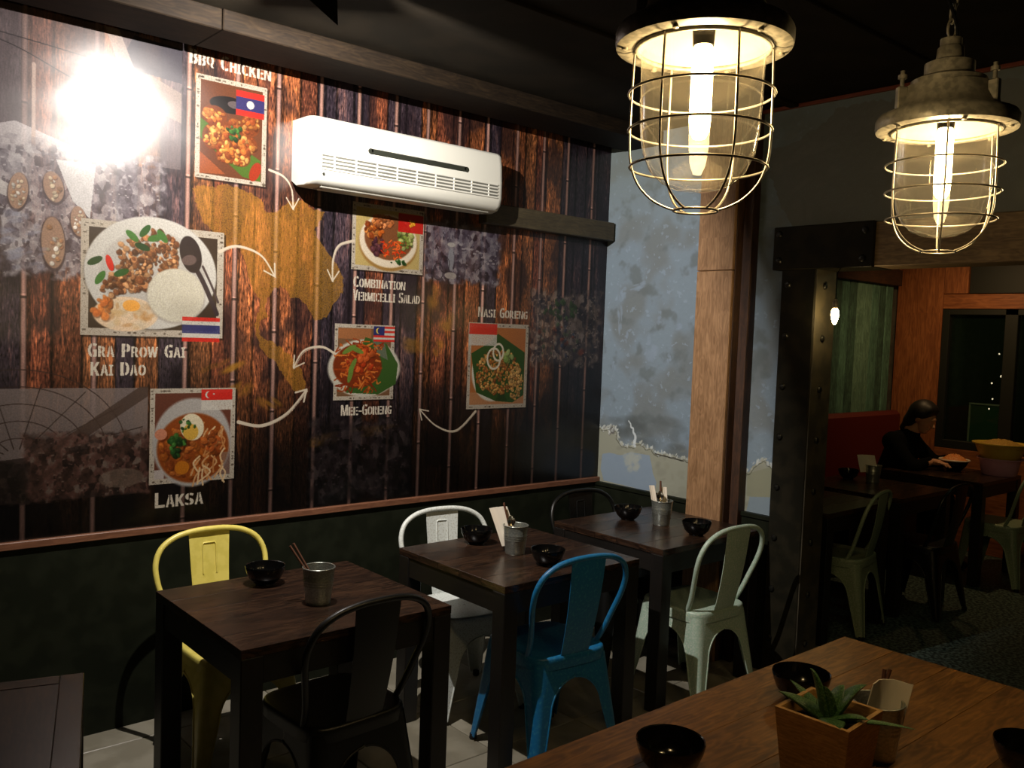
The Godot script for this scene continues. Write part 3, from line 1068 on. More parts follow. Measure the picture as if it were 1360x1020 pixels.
func paint_planks(cv: Canvas) -> void:
	var w := cv.w; var h := cv.h
	var fine := noise_bytes(80, 0.2, w, 110, w, h, 4)
	var mid := noise_bytes(81, 0.05, w / 2, 60, w, h, 3)
	var fleck := noise_bytes(84, 0.26, w, h / 4, w, h, 2)
	var spots := noise_bytes(82, 0.022, w / 3, h / 6, w, h, 4)
	var bam := [14.0, 33.0, 53.0, 73.0, 98.0, 134.0, 155.0, 174.0, 195.0, 215.0, 236.0, 255.0, 275.0, 294.0, 315.0, 335.0, 354.0, 375.0]
	var tones := [Color(0.49, 0.28, 0.19), Color(0.26, 0.21, 0.24), Color(0.44, 0.24, 0.17), Color(0.53, 0.33, 0.21), Color(0.23, 0.19, 0.23), Color(0.50, 0.29, 0.18), Color(0.47, 0.26, 0.19)]
	var col := []
	var bamb := PackedFloat32Array()
	var dim := PackedFloat32Array()
	bamb.resize(w); dim.resize(w)
	var plank := []
	var edges := [0.0]
	var x := 0.0
	while x < 400.0:
		x += cv.r.randf_range(7.5, 12.5)
		edges.append(x)
	for e in edges.size():
		var t: Color = tones[cv.r.randi() % tones.size()]
		var f := cv.r.randf_range(0.8, 1.15)
		plank.append(Color(t.r * f, t.g * f, t.b * f))
	var e := 0
	for i in w:
		var a := i / cv.k
		while e < edges.size() - 2 and edges[e + 1] < a: e += 1
		col.append(plank[e])
		var d0: float = a - edges[e]
		var d1: float = edges[e + 1] - a
		dim[i] = lerpf(0.35, 1.0, smoothstep(0.0, 1.1, minf(d0, d1)))
		bamb[i] = -1.0
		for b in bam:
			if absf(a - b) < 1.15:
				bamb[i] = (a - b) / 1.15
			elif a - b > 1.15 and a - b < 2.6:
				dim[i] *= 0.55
	for y in h:
		var yc := 287.0 - y / cv.k
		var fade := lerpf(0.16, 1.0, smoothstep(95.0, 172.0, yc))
		for i in w:
			var p := y * w + i
			var c: Color = col[i]
			var q := bamb[i]
			if q > -0.99:
				var nb := int((i / cv.k) / 19.0)
				var node := fposmod(yc + nb * 13.7, 36.0)
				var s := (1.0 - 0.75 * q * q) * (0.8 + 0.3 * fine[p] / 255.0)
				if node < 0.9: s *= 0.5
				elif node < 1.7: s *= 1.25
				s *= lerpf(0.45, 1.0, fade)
				if nb == 15: s *= 1.25
				cv.b[p * 3] = mini(255, int(182 * s)); cv.b[p * 3 + 1] = mini(255, int(138 * s)); cv.b[p * 3 + 2] = mini(255, int(124 * s))
				continue
			var f := fine[p] / 255.0
			var mm := mid[p] / 255.0
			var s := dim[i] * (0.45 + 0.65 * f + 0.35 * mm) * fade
			var r := c.r * s; var g := c.g * s; var bl := c.b * s
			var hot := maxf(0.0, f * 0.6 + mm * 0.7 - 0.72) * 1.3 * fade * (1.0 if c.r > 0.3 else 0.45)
			r += hot * 0.9; g += hot * 0.52; bl += hot * 0.26
			var fk := fleck[p] / 255.0
			if fk > 0.6:
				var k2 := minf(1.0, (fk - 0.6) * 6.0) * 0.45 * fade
				r += k2 * (0.42 if c.r > 0.3 else 0.2); g += k2 * (0.27 if c.r > 0.3 else 0.18); bl += k2 * 0.17
			elif fk < 0.38:
				var k3 := 1.0 - minf(1.0, (0.38 - fk) * 5.0) * 0.55
				r *= k3; g *= k3; bl *= k3
			var sp := spots[p] / 255.0
			if sp > 0.56:
				var k := minf(1.0, (sp - 0.56) * 7.0) * 0.6
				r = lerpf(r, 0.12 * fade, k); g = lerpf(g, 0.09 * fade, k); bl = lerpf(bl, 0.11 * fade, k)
			cv.b[p * 3] = mini(255, int(r * 255)); cv.b[p * 3 + 1] = mini(255, int(g * 255)); cv.b[p * 3 + 2] = mini(255, int(bl * 255))


func paint_map_and_markets(cv: Canvas) -> void:
	# ochre outline map laid over the boards
	var ochre := Color(0.60, 0.42, 0.14)
	cv.poly(cv.ragged([[136, 224], [141, 226.5], [146, 226], [151, 228], [158, 226.5], [166, 224], [169, 218], [174, 219], [181, 224], [186, 226], [192, 222], [198, 222], [197, 218], [193, 213], [195, 209], [198, 205], [205, 198], [209, 192], [209, 186], [206, 182], [203, 177], [199, 172], [195, 171], [192, 175], [190, 178], [186, 181], [182, 181], [180, 184], [177, 186], [173, 184], [171.5, 181], [170, 180], [169.5, 176], [171, 172], [168, 170.5], [167, 169], [167, 165], [169, 162], [174, 160.5], [179, 157], [184, 153], [188, 148], [190, 143], [190, 138], [186, 138], [183, 140], [179, 146], [175, 152], [171, 154], [168, 158], [166, 163], [165, 168], [166.5, 174], [167, 179], [164, 184], [162, 188], [160, 196], [157, 203], [154, 201], [151, 200], [147, 204], [144, 209], [141, 211], [139, 215]], 1.2, 0.55), ochre, 0.7, 0.25)
	for q in [[150, 150, 12, 3, 0.5], [158, 140, 9, 3, 0.9], [172, 133, 8, 2.5, -0.6], [262, 186, 5, 9, 0.2], [270, 172, 6, 7, 0.0], [266, 160, 4, 6, 0.4], [250, 160, 9, 5, -0.3], [230, 118, 16, 3, 0.1], [200, 115, 10, 4, 0.3]]:
		for i in 10:
			cv.ell(q[0] + cv.r.randf_range(-0.6, 0.6) * q[2], q[1] + cv.r.randf_range(-0.6, 0.6) * q[3], q[2] * 0.45, q[3] * 0.45, ochre, 0.22, q[4], 0.6)
	# upper left: awnings, poles and wires
	cv.poly([[50, 282], [131, 282], [131, 231], [50, 231]], Color(0.45, 0.40, 0.40), 0.6)
	cv.poly([[50, 233], [70, 240], [95, 232], [95, 229], [50, 229]], Color(0.8, 0.78, 0.78), 0.7)
	cv.poly([[106, 268], [131, 266], [131, 280], [112, 281]], Color(0.20, 0.19, 0.23), 0.85)
	cv.poly([[101, 282], [106, 282], [112, 268], [111, 248], [106, 246], [107, 266]], Color(0.62, 0.56, 0.52), 0.8)
	cv.poly([[108, 264], [118, 267], [131, 262], [131, 250], [112, 256]], Color(0.52, 0.46, 0.42), 0.7)
	for q in [[[52, 272], [80, 270], [101, 268]], [[52, 271], [70, 267], [88, 260], [100, 256]], [[94, 240], [104, 228], [112, 236]], [[97, 228], [104, 236], [118, 240]]]:
		cv.stroke(q, 0.5, Color(0.16, 0.13, 0.14), 0.8)
	cv.stroke([[76, 262], [76, 232]], 1.6, Color(0.7, 0.6, 0.55), 0.5)
	# floating market
	market(cv, 40, 182, 126, 235, [Color(0.24, 0.20, 0.22), Color(0.36, 0.32, 0.35), Color(0.48, 0.45, 0.47), Color(0.58, 0.55, 0.56), Color(0.68, 0.66, 0.66)], 0.85, 0.085, 260, 0.9, 6.0)
	cv.poly([[84, 228], [98, 228], [96, 207], [90, 213]], Color(0.74, 0.73, 0.72), 0.9)
	cv.poly([[48, 225], [72, 215], [70, 211], [48, 219]], Color(0.74, 0.72, 0.70), 0.8)
	for q in [[52, 204, 12, 18, 0.3, 0.58], [83, 196, 4.2, 10, 0.05, 0.50], [71, 214, 3.4, 7, -0.1, 0.52], [83, 217, 3.6, 6, 0.2, 0.5], [92, 205, 3, 6, 0.1, 0.5]]:
		cv.ell(q[0], q[1], q[2] * 1.12, q[3] * 1.08, Color(0.26, 0.20, 0.20), 0.85, q[4])
		cv.ell(q[0], q[1] + 0.6, q[2], q[3], Color(q[5] + 0.1, q[5] * 0.95, q[5] * 0.78), 0.9, q[4])
		cv.blobs(q[0], q[1], q[2] * 0.7, q[3] * 0.75, 16, q[2] * 0.16, q[2] * 0.3, [Color(0.74, 0.72, 0.68), Color(0.58, 0.42, 0.30), Color(0.66, 0.60, 0.50)], 0.9)
	for i in 30:
		cv.ell(cv.r.randf_range(62, 80), cv.r.randf_range(186, 208), cv.r.randf_range(1, 4), cv.r.randf_range(0.6, 1.6), Color(0.52, 0.53, 0.60), 0.35, 0.3, 0.8)
	# covered market hall, lower left
	cv.poly([[38, 141], [119, 140.5], [119, 118], [70, 112], [38, 122]], Color(0.47, 0.42, 0.40), 0.85)
	cv.poly([[38, 122], [60, 113], [119, 119], [119, 97], [38, 97]], Color(0.16, 0.12, 0.11), 0.8)
	for i in 5:
		var rr := 9.0 + i * 6.5
		var arc := []
		for k in 9:
			var an := PI * k / 8.0
			arc.append([71 + cos(an) * rr * 1.15, 113 + sin(an) * rr])
		cv.stroke(arc, 0.45, Color(0.20, 0.15, 0.13), 0.75)
	for k in 10:
		var an := PI * (0.02 + 0.96 * k / 9.0)
		cv.stroke([[71 + cos(an) * 6, 113 + sin(an) * 5], [71 + cos(an) * 50, 113 + sin(an) * 30]], 0.5, Color(0.18, 0.14, 0.12), 0.6)
	cv.poly([[38, 135], [66, 112], [60, 111], [38, 119]], Color(0.20, 0.16, 0.13), 0.8)
	cv.poly([[76, 113], [116, 141], [119, 141], [119, 137], [82, 112]], Color(0.26, 0.20, 0.17), 0.8)
	market(cv, 72, 96, 121, 124, [Color(0.11, 0.08, 0.07), Color(0.19, 0.13, 0.11), Color(0.27, 0.19, 0.16), Color(0.36, 0.24, 0.21), Color(0.44, 0.38, 0.34)], 0.8, 0.09, 90, 0.8, 3.0)
	market(cv, 36, 96, 76, 114, [Color(0.08, 0.07, 0.06), Color(0.11, 0.09, 0.08), Color(0.15, 0.12, 0.11), Color(0.22, 0.18, 0.15)], 0.8, 0.08, 50, 1.0, 3.0)
	cv.ell(109, 104, 9, 4, Color(0.42, 0.36, 0.31), 0.6)
	# street with bicycles and hats
	market(cv, 254, 193, 307, 226, [Color(0.16, 0.13, 0.17), Color(0.25, 0.22, 0.27), Color(0.35, 0.32, 0.37), Color(0.44, 0.42, 0.46), Color(0.54, 0.52, 0.54)], 0.85, 0.09, 80, 0.8, 4.0)
	cv.ell(272, 206, 2.0, 6, Color(0.50, 0.50, 0.52), 0.9)
	cv.ell(272, 213.5, 2.6, 1.2, Color(0.62, 0.60, 0.58), 0.95)
	cv.ell(272, 197.5, 4.0, 1.8, Color(0.60, 0.57, 0.54), 0.85)
	for q in [[264, 199], [268, 203]]:
		var ring := []
		for k in 13: ring.append([q[0] + cos(TAU * k / 12.0) * 3.2, q[1] + sin(TAU * k / 12.0) * 4.2])
		cv.stroke(ring, 0.5, Color(0.16, 0.14, 0.15), 0.8)
	for i in 14:
		cv.ell(276 + i * 1.9, 214 - i * 0.6 + cv.r.randf_range(-2, 2), 1.2, 0.6, Color(0.58, 0.55, 0.56), 0.8)
	# crowd at the right end and one low in the middle
	market(cv, 326, 149, 389, 196, [Color(0.14, 0.13, 0.16), Color(0.24, 0.22, 0.24), Color(0.38, 0.33, 0.30), Color(0.48, 0.42, 0.38), Color(0.62, 0.56, 0.52)], 0.7, 0.075, 170, 1.1, 7.0)
	cv.blobs(350, 165, 18, 10, 40, 0.8, 1.6, [Color(0.45, 0.22, 0.15), Color(0.22, 0.26, 0.36), Color(0.58, 0.54, 0.50), Color(0.26, 0.32, 0.22)], 0.6)
	cv.ell(371, 159, 3.4, 2.4, Color(0.46, 0.18, 0.12), 0.6, 0.3, 0.8)
	cv.blobs(352, 184, 14, 6, 40, 0.8, 2.0, [Color(0.16, 0.26, 0.13), Color(0.22, 0.32, 0.18)], 0.6)
	market(cv, 192, 84, 251, 126, [Color(0.05, 0.04, 0.04), Color(0.09, 0.07, 0.07), Color(0.13, 0.10, 0.11), Color(0.18, 0.15, 0.15), Color(0.25, 0.21, 0.21)], 0.75, 0.07, 90, 1.1, 6.0)


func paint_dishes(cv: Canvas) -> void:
	var wht := Color(0.72, 0.70, 0.66)
	var red := Color(0.74, 0.15, 0.12)
	var navy := Color(0.16, 0.17, 0.36)
	# -- rice plate with minced meat and fried egg
	photo_frame(cv, 93, 161.5, 150.2, 207, 3.0, Color(0.22, 0.17, 0.13))
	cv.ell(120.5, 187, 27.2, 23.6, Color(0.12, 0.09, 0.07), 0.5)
	cv.ell(120.5, 187.6, 26.8, 23.2, Color(0.71, 0.70, 0.67), 1.0, 0.0, 0.05)
	cv.ell(121, 187, 22, 18.5, Color(0.64, 0.62, 0.59), 0.8)
	cv.ell(110, 170.5, 13, 7.2, Color(0.80, 0.70, 0.58), 1.0)
	for i in 60:
		var an := cv.r.randf() * TAU
		var d := sqrt(cv.r.randf())
		cv.ell(110.5 + cos(an) * d * 10.5, 170.2 + sin(an) * d * 5.6, cv.r.randf_range(1.0, 3.4), cv.r.randf_range(0.6, 1.8), [Color(0.76, 0.70, 0.60), Color(0.72, 0.60, 0.42), Color(0.70, 0.64, 0.54), Color(0.66, 0.48, 0.28)][i % 4], 0.55, cv.r.randf() * PI, 0.8)
	cv.blobs(101, 173, 4, 4, 16, 1.0, 2.0, [Color(0.74, 0.42, 0.18), Color(0.66, 0.34, 0.14)], 0.8)
	cv.ell(112, 174, 3.5, 2.4, Color(0.86, 0.58, 0.20), 0.8)
	var meat := [Color(0.50, 0.31, 0.18), Color(0.62, 0.42, 0.27), Color(0.40, 0.23, 0.13), Color(0.68, 0.50, 0.34), Color(0.34, 0.20, 0.12)]
	for q in [[122, 200, 8, 5], [114, 196, 8, 5], [110.5, 188, 8, 6], [118, 191, 8, 6], [125, 196, 6, 5], [106.5, 181, 6, 4], [114, 184, 6, 4], [127, 190, 4, 4]]:
		cv.blobs(q[0], q[1], q[2], q[3], 46, 0.6, 1.6, meat, 0.95)
	var green := [Color(0.14, 0.30, 0.12), Color(0.22, 0.40, 0.16), Color(0.10, 0.22, 0.09)]
	for q in [[117, 204.5, 0.9], [112, 202, -0.7], [121, 202, 0.3], [98, 191, 0.5], [100, 184.5, 1.0], [116, 198, -0.3], [108, 187, 0.4], [124, 203, -0.9]]:
		cv.ell(q[0], q[1], 3.2, 1.4, green[int(q[0]) % 3], 0.95, q[2])
	cv.ell(103.5, 190.5, 1.3, 3.4, Color(0.74, 0.12, 0.08), 0.95, 0.3)
	cv.ell(130, 178.6, 12.6, 11.8, Color(0.55, 0.52, 0.48), 0.6)
	cv.ell(130, 179.2, 12.2, 11.4, Color(0.72, 0.70, 0.63), 1.0)
	for i in 320:
		var an := cv.r.randf() * TAU
		var d := sqrt(cv.r.randf())
		cv.ell(129.8 + cos(an) * d * 10.8, 179.4 + sin(an) * d * 10.0, 0.9, 0.4, [Color(0.75, 0.73, 0.67), Color(0.68, 0.66, 0.59), Color(0.73, 0.71, 0.65)][i % 3], 0.5, cv.r.randf() * PI, 0.5)
	cv.ell(134, 174, 8, 7, Color(0.60, 0.57, 0.50), 0.25, 0.0, 0.9)
	cv.stroke([[138, 191], [142, 184], [147.5, 172]], 2.2, Color(0.20, 0.16, 0.17), 0.95)
	cv.stroke([[141, 192], [145, 184], [148, 177]], 1.1, Color(0.26, 0.21, 0.21), 0.9)
	cv.ell(135.8, 196.6, 4.6, 8.0, Color(0.17, 0.13, 0.13), 1.0, 0.25)
	cv.ell(135.2, 194.2, 3.2, 2.2, Color(0.42, 0.34, 0.32), 0.7, 0.25)
	for q in [[0, red], [1, wht], [2, navy], [3, navy], [4, wht], [5, red]]:
		cv.rect(132.8, 170.4 - (q[0] + 1) * 1.75, 148.8, 170.4 - q[0] * 1.75, q[1], 0.94, 0.05)
	# -- barbecue chicken
	photo_frame(cv, 137, 229, 168.4, 272, 2.0, Color(0.36, 0.20, 0.12))
	cv.poly([[139, 246], [158, 232], [166, 231], [166, 240], [146, 250], [139, 254]], Color(0.26, 0.36, 0.12))
	cv.poly([[139, 240], [150, 232], [139, 231]], Color(0.52, 0.27, 0.14))
	cv.ell(151.5, 261.5, 9, 3.6, Color(0.10, 0.08, 0.08))
	cv.ell(153.5, 262, 3.0, 1.6, Color(0.32, 0.28, 0.28))
	for q in [[145, 256, 5, 4], [149, 249, 6, 5], [144, 247, 4, 5], [155, 252, 5, 4], [161, 255, 4, 5], [152, 243, 6, 4], [160, 246, 4, 4], [157, 240, 4, 3.5], [150, 240, 4, 3]]:
		cv.ell(q[0], q[1], q[2] * 1.1, q[3] * 1.1, Color(0.42, 0.20, 0.08), 0.9)
		cv.blobs(q[0], q[1], q[2] * 0.9, q[3] * 0.9, 38, 0.5, 1.7, [Color(0.72, 0.46, 0.20), Color(0.62, 0.34, 0.14), Color(0.76, 0.56, 0.30), Color(0.50, 0.23, 0.10)], 0.8)
	cv.ell(163.5, 235, 2.4, 4.6, Color(0.56, 0.16, 0.08), 0.95, -0.4)
	cv.blobs(154, 250, 4, 3, 16, 0.6, 1.4, green, 0.9)
	cv.rect(154.5, 258, 167.2, 268.6, red, 0.95); cv.rect(154.5, 260.6, 167.2, 266, navy, 0.95); cv.ell(160.8, 263.3, 1.8, 1.8, wht)
	# -- laksa
	photo_frame(cv, 120, 100, 156.6, 140.2, 2.2, Color(0.36, 0.20, 0.15))
	for k in 1:
		cv.ell(138, 117, 17.4, 19.6, Color(0.62, 0.60, 0.58))
		cv.rect(122.2, 102.2, 126, 106, Color(0.66, 0.62, 0.60))
		cv.ell(138.4, 114.6, 16.0, 15.4, Color(0.50, 0.24, 0.09))
	cv.rect(151, 102, 154.4, 112, Color(0.5, 0.47, 0.45), 0.5)
	cv.blobs(137, 114, 13, 12, 120, 0.8, 2.2, [Color(0.60, 0.31, 0.10), Color(0.46, 0.21, 0.08), Color(0.68, 0.38, 0.16)], 0.7)
	for i in 26:
		var a := cv.r.randf_range(141, 152); var y := cv.r.randf_range(105, 127)
		cv.stroke([[a, y], [a + cv.r.randf_range(-3, 3), y - 3], [a + cv.r.randf_range(-4, 2), y - 7]], 0.9, [Color(0.74, 0.56, 0.38), Color(0.68, 0.46, 0.27), Color(0.80, 0.68, 0.52)][i % 3], 0.85)
	cv.blobs(145.5, 117.5, 4, 4, 20, 1.0, 2.0, [Color(0.56, 0.26, 0.10), Color(0.62, 0.32, 0.13)], 0.8)
	cv.ell(124.5, 121, 2.6, 2.4, Color(0.72, 0.47, 0.36)); cv.ell(133.5, 106.4, 3.2, 3.0, Color(0.68, 0.40, 0.10))
	cv.blobs(131, 116, 3.4, 4.5, 34, 0.7, 1.6, green, 0.9)
	cv.ell(137.6, 123.6, 5.2, 6.0, Color(0.80, 0.76, 0.64), 1.0, 0.3); cv.ell(137, 121.5, 3.4, 3.6, Color(0.76, 0.60, 0.24), 1.0, 0.3)
	cv.blobs(136, 124, 4, 4, 10, 0.5, 1.0, green, 0.85)
	cv.rect(141.6, 135, 155, 139.6, red, 0.95); cv.rect(141.6, 130.6, 155, 135, wht, 0.95, 0.06)
	cv.ell(144.6, 137.3, 1.6, 1.6, wht); cv.ell(145.2, 137.3, 1.4, 1.5, red); cv.ell(146.8, 137.6, 0.4, 0.4, wht)
	# -- vermicelli salad
	photo_frame(cv, 213, 196.4, 254.2, 228.5, 2.2, Color(0.66, 0.58, 0.36))
	cv.ell(233.6, 210.5, 17.6, 14.0, Color(0.56, 0.42, 0.22)); cv.ell(233.6, 211.6, 17.2, 13.4, Color(0.80, 0.75, 0.66))
	cv.ell(233.8, 213.0, 14.5, 11.0, Color(0.44, 0.27, 0.16))
	cv.blobs(225, 217, 5, 5, 60, 0.8, 2.0, [Color(0.64, 0.31, 0.10), Color(0.74, 0.46, 0.22), Color(0.46, 0.20, 0.08)], 0.9)
	cv.blobs(230, 221, 6, 3, 40, 0.7, 1.6, [Color(0.72, 0.46, 0.28), Color(0.60, 0.34, 0.18)], 0.9)
	cv.blobs(243.5, 214, 4.5, 5.5, 60, 0.8, 1.8, [Color(0.46, 0.52, 0.22), Color(0.62, 0.64, 0.38), Color(0.34, 0.42, 0.17)], 0.9)
	cv.blobs(227, 209, 4, 4, 30, 0.8, 1.6, [Color(0.22, 0.11, 0.15), Color(0.33, 0.18, 0.20)], 0.9)
	for i in 50:
		var a := cv.r.randf_range(230, 242); var y := cv.r.randf_range(204, 212)
		cv.stroke([[a, y], [a + cv.r.randf_range(-2.5, 2.5), y + cv.r.randf_range(-2, 2)]], 0.7, [Color(0.80, 0.24, 0.08), Color(0.86, 0.36, 0.14), Color(0.70, 0.18, 0.06)][i % 3], 0.9)
	cv.blobs(239, 202, 5, 1.5, 12, 0.6, 1.2, green, 0.8)
	cv.rect(239, 216.8, 253.8, 226, Color(0.68, 0.10, 0.08), 0.92); cv.blobs(247, 221.5, 2.0, 1.6, 12, 0.5, 1.0, [Color(0.84, 0.60, 0.16)], 0.85)
	# -- fried noodles
	photo_frame(cv, 205, 133.4, 238.6, 170.2, 2.0, Color(0.42, 0.30, 0.20))
	cv.rect(207, 163, 225, 168, Color(0.56, 0.36, 0.22))
	cv.ell(222, 149, 21, 14.5, Color(0.70, 0.68, 0.62)); cv.rect(180, 130, 204.9, 170, Color(0.13, 0.08, 0.06), 0.0)
	cv.poly([[222, 164], [234, 161], [241, 151], [240, 141], [230, 136], [212, 137], [215, 150]], Color(0.20, 0.32, 0.13))
	cv.poly([[226, 163], [233, 161], [235, 153], [228, 156]], Color(0.36, 0.38, 0.32), 0.9)
	cv.ell(218, 150, 14, 11, Color(0.42, 0.17, 0.07))
	for i in 110:
		var a := cv.r.randf_range(207, 230); var y := cv.r.randf_range(138, 161)
		cv.stroke([[a, y], [a + cv.r.randf_range(-3, 3), y + cv.r.randf_range(-2, 2)], [a + cv.r.randf_range(-4, 4), y + cv.r.randf_range(-3, 3)]], 0.8, [Color(0.66, 0.31, 0.11), Color(0.54, 0.22, 0.08), Color(0.74, 0.42, 0.18), Color(0.46, 0.15, 0.06)][i % 4], 0.8)
	cv.blobs(220, 153, 8, 5, 30, 1.0, 2.2, [Color(0.58, 0.18, 0.07), Color(0.68, 0.30, 0.13)], 0.8)
	for q in [[214, 146, 1.3], [217, 158, -0.4], [213, 158, 0.5], [215, 150, 1.1]]:
		cv.ell(q[0], q[1], 4.4, 1.3, Color(0.36, 0.46, 0.19), 0.95, q[2])
	for k in 7:
		cv.rect(226.5, 169.6 - (k + 1) * 1.1, 238.6, 169.6 - k * 1.1, red if k % 2 == 0 else wht, 0.95)
	cv.rect(226.5, 165.2, 232.6, 169.6, navy); cv.ell(229.2, 167.4, 1.5, 1.5, Color(0.80, 0.70, 0.30)); cv.ell(229.8, 167.4, 1.3, 1.4, navy)
	# -- fried rice
	photo_frame(cv, 285.5, 127, 328.3, 173.6, 2.2, Color(0.62, 0.38, 0.20))
	cv.ell(303, 147, 15.2, 16.5, Color(0.76, 0.74, 0.68)); cv.rect(287.7, 129.2, 326, 136, Color(0.70, 0.66, 0.60), 0.25)
	cv.poly([[287.8, 157], [300, 163], [306, 168], [318, 162], [326, 158], [326, 134], [318, 130], [306, 131], [292, 136]], Color(0.16, 0.28, 0.11))
	cv.poly([[306, 131], [309, 139], [314, 131]], Color(0.12, 0.22, 0.09))
	cv.blobs(307, 147, 16, 12.5, 420, 0.5, 1.3, [Color(0.68, 0.48, 0.24), Color(0.60, 0.38, 0.17), Color(0.78, 0.60, 0.34), Color(0.50, 0.27, 0.11)], 0.9)
	cv.blobs(320, 141, 5, 9, 120, 0.5, 1.3, [Color(0.68, 0.50, 0.26), Color(0.76, 0.60, 0.36)], 0.9)
	cv.blobs(314, 156, 3.5, 3, 12, 1.2, 2.4, [Color(0.56, 0.62, 0.38), Color(0.42, 0.52, 0.26)], 0.9)
	for q in [[303.5, 154.5, 4.6, 5.6], [306.5, 158, 3.6, 4.6]]:
		var ring := []
		for k in 11: ring.append([q[0] + cos(TAU * k / 10.0) * q[2], q[1] + sin(TAU * k / 10.0) * q[3]])
		cv.stroke(ring, 1.3, Color(0.80, 0.76, 0.68), 0.95)
	cv.rect(286, 167.5, 305, 173.2, red, 0.95, 0.08); cv.rect(286, 161.4, 305, 167.5, wht, 0.92, 0.1)


# ------------------------------------------------------------------ air conditioner, duct, flood lamp
func build_aircon() -> void:
	var z0 := 1.01; var z1 := 2.09; var L := z1 - z0
	var root := thing("air_conditioner", "long white wall-mounted air conditioner with a dark slot above the mural's salad picture", "air conditioner", Vector3(0.006, 2.30, (z0 + z1) / 2))
	# section across x (out of the wall) and y, swept along z with rounded ends
	var prof := [Vector2(0, 0.03), Vector2(0.05, 0.004), Vector2(0.13, 0.0), Vector2(0.172, 0.010), Vector2(0.196, 0.034), Vector2(0.206, 0.07), Vector2(0.206, 0.15), Vector2(0.200, 0.24), Vector2(0.190, 0.288), Vector2(0.176, 0.302), Vector2(0.14, 0.308), Vector2(0, 0.31)]
	var rows := []
	for e in [[-0.5, 0.9], [-0.497, 0.95], [-0.488, 0.985], [-0.472, 1.0], [-0.3, 1.0], [0.3, 1.0], [0.472, 1.0], [0.488, 0.985], [0.497, 0.95], [0.5, 0.9]]:
		var row := []
		for p in prof:
			row.append(Vector3(p.x * e[1], 0.155 + (p.y - 0.155) * (0.5 + 0.5 * e[1]), e[0] * L))
		rows.append(row)
	var st := mb()
	sheet(st, rows, 0.0, true)
	for s in [0, rows.size() - 1]:
		var mid := Vector3(0.09, 0.155, rows[s][0].z)
		var nn := Vector3(0, 0, -1.0 if s == 0 else 1.0)
		for j in prof.size() - 1:
			tri(st, mid, rows[s][j], rows[s][j + 1], nn, nn, nn)
		tri(st, mid, rows[s][prof.size() - 1], rows[s][0], nn, nn, nn)
	commit("casing", st, M.plastic, root)
	# dark louvre slot
	st = mb()
	cbox(st, Vector3(0.204, 0.187, -0.02), Vector3(0.008, 0.026, 0.55), 0.004)
	for s in [-1.0, 1.0]:
		lathe(st, [Vector2(0, -0.004), Vector2(0.013, -0.004), Vector2(0.013, 0.004), Vector2(0, 0.004)], 12, Transform3D(Basis(Vector3(0, 0, 1), PI / 2), Vector3(0.204, 0.187, -0.02 + s * 0.275)))
	commit("display_slot", st, M.slot, root)
	# intake grille: four long grooves crossed by ribs
	st = mb()
	cbox(st, Vector3(0.2055, 0.106, 0), Vector3(0.002, 0.066, L - 0.08), 0.0)
	commit("grille", st, pm(rgb(86, 86, 80), 0.6), root)
	for k in 5:
		st = mb()
		cbox(st, Vector3(0.207, 0.074 + k * 0.016, 0), Vector3(0.007, 0.0085, L - 0.075), 0.002)
		commit("slat", st, M.plastic, root)
	for k in 9:
		st = mb()
		cbox(st, Vector3(0.2065, 0.106, -0.44 + k * 0.11), Vector3(0.006, 0.066, 0.008), 0.001)
		commit("rib", st, M.plastic, root)
	# outlet under the front edge
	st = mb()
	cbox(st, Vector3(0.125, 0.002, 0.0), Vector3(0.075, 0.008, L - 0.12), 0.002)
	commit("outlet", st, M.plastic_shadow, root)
	for k in 2:
		st = mb()
		cbox(st, Vector3(0.108 + k * 0.036, -0.002, 0), Vector3(0.022, 0.005, L - 0.15), 0.0015, Basis(Vector3(0, 0, 1), 0.25))
		commit("louvre", st, M.plastic, root)
	st = mb()
	lathe(st, [Vector2(0, 0), Vector2(0.006, 0.0), Vector2(0.006, 0.003), Vector2(0, 0.004)], 10, Transform3D(Basis(Vector3(0, 0, 1), -PI / 2), Vector3(0.203, 0.052, 0.49)))
	commit("sensor", st, M.slot, root)
	# pipe cover
	st = mb()
	cbox(st, Vector3(0.041, 2.316, 0.512), Vector3(0.07, 0.108, 0.99), 0.004)
	tag(commit("pipe_cover", st, M.duct), "olive brown boxed pipe cover running from the air conditioner to the corner", "pipe cover")
	# flood lamp: black housing, glowing face turned to the wall
	var f := FLOOD_DIR.normalized()
	var side := Vector3.UP.cross(f).normalized()
	var bs := Basis(side, f.cross(side), f)
	var fl := thing("flood_lamp", "small black flood lamp under the ceiling turned towards the mural", "lamp", FLOOD_AT)
	st = mb()
	cbox(st, -f * 0.03, Vector3(0.075, 0.08, 0.05), 0.008, bs)
	commit("housing", st, M.black_metal, fl)
	# barn door that keeps the light off the room side
	st = mb()
	var vs := VISOR_SIDE.normalized()
	var va := (f - vs * f.dot(vs)).normalized()
	var p0 := -vs * 0.026 - va * 0.02
	var p1 := va * 0.115 + f * 0.012
	var ax := (p1 - p0).normalized()
	var up := va.cross(vs).normalized()
	cbox(st, (p0 + p1) / 2.0, Vector3(0.003, 0.13, (p1 - p0).length()), 0.001, Basis(up.cross(ax).normalized(), up, ax))
	commit("barn_door", st, M.black_metal, fl)
	st = mb()
	var fh := Vector3(f.x, 0, f.z).normalized()
	var a0 := Vector3(0, 0.042, 0) - fh * 0.02
	var a1 := fh * 0.13 + Vector3(0, 0.019, 0)
	var fx := (a1 - a0).normalized()
	var sd := Vector3.UP.cross(fx).normalized()
	cbox(st, (a0 + a1) / 2.0, Vector3(0.13, 0.003, (a1 - a0).length()), 0.001, Basis(sd, fx.cross(sd), fx))
	commit("barn_door", st, M.black_metal, fl)
	st = mb()
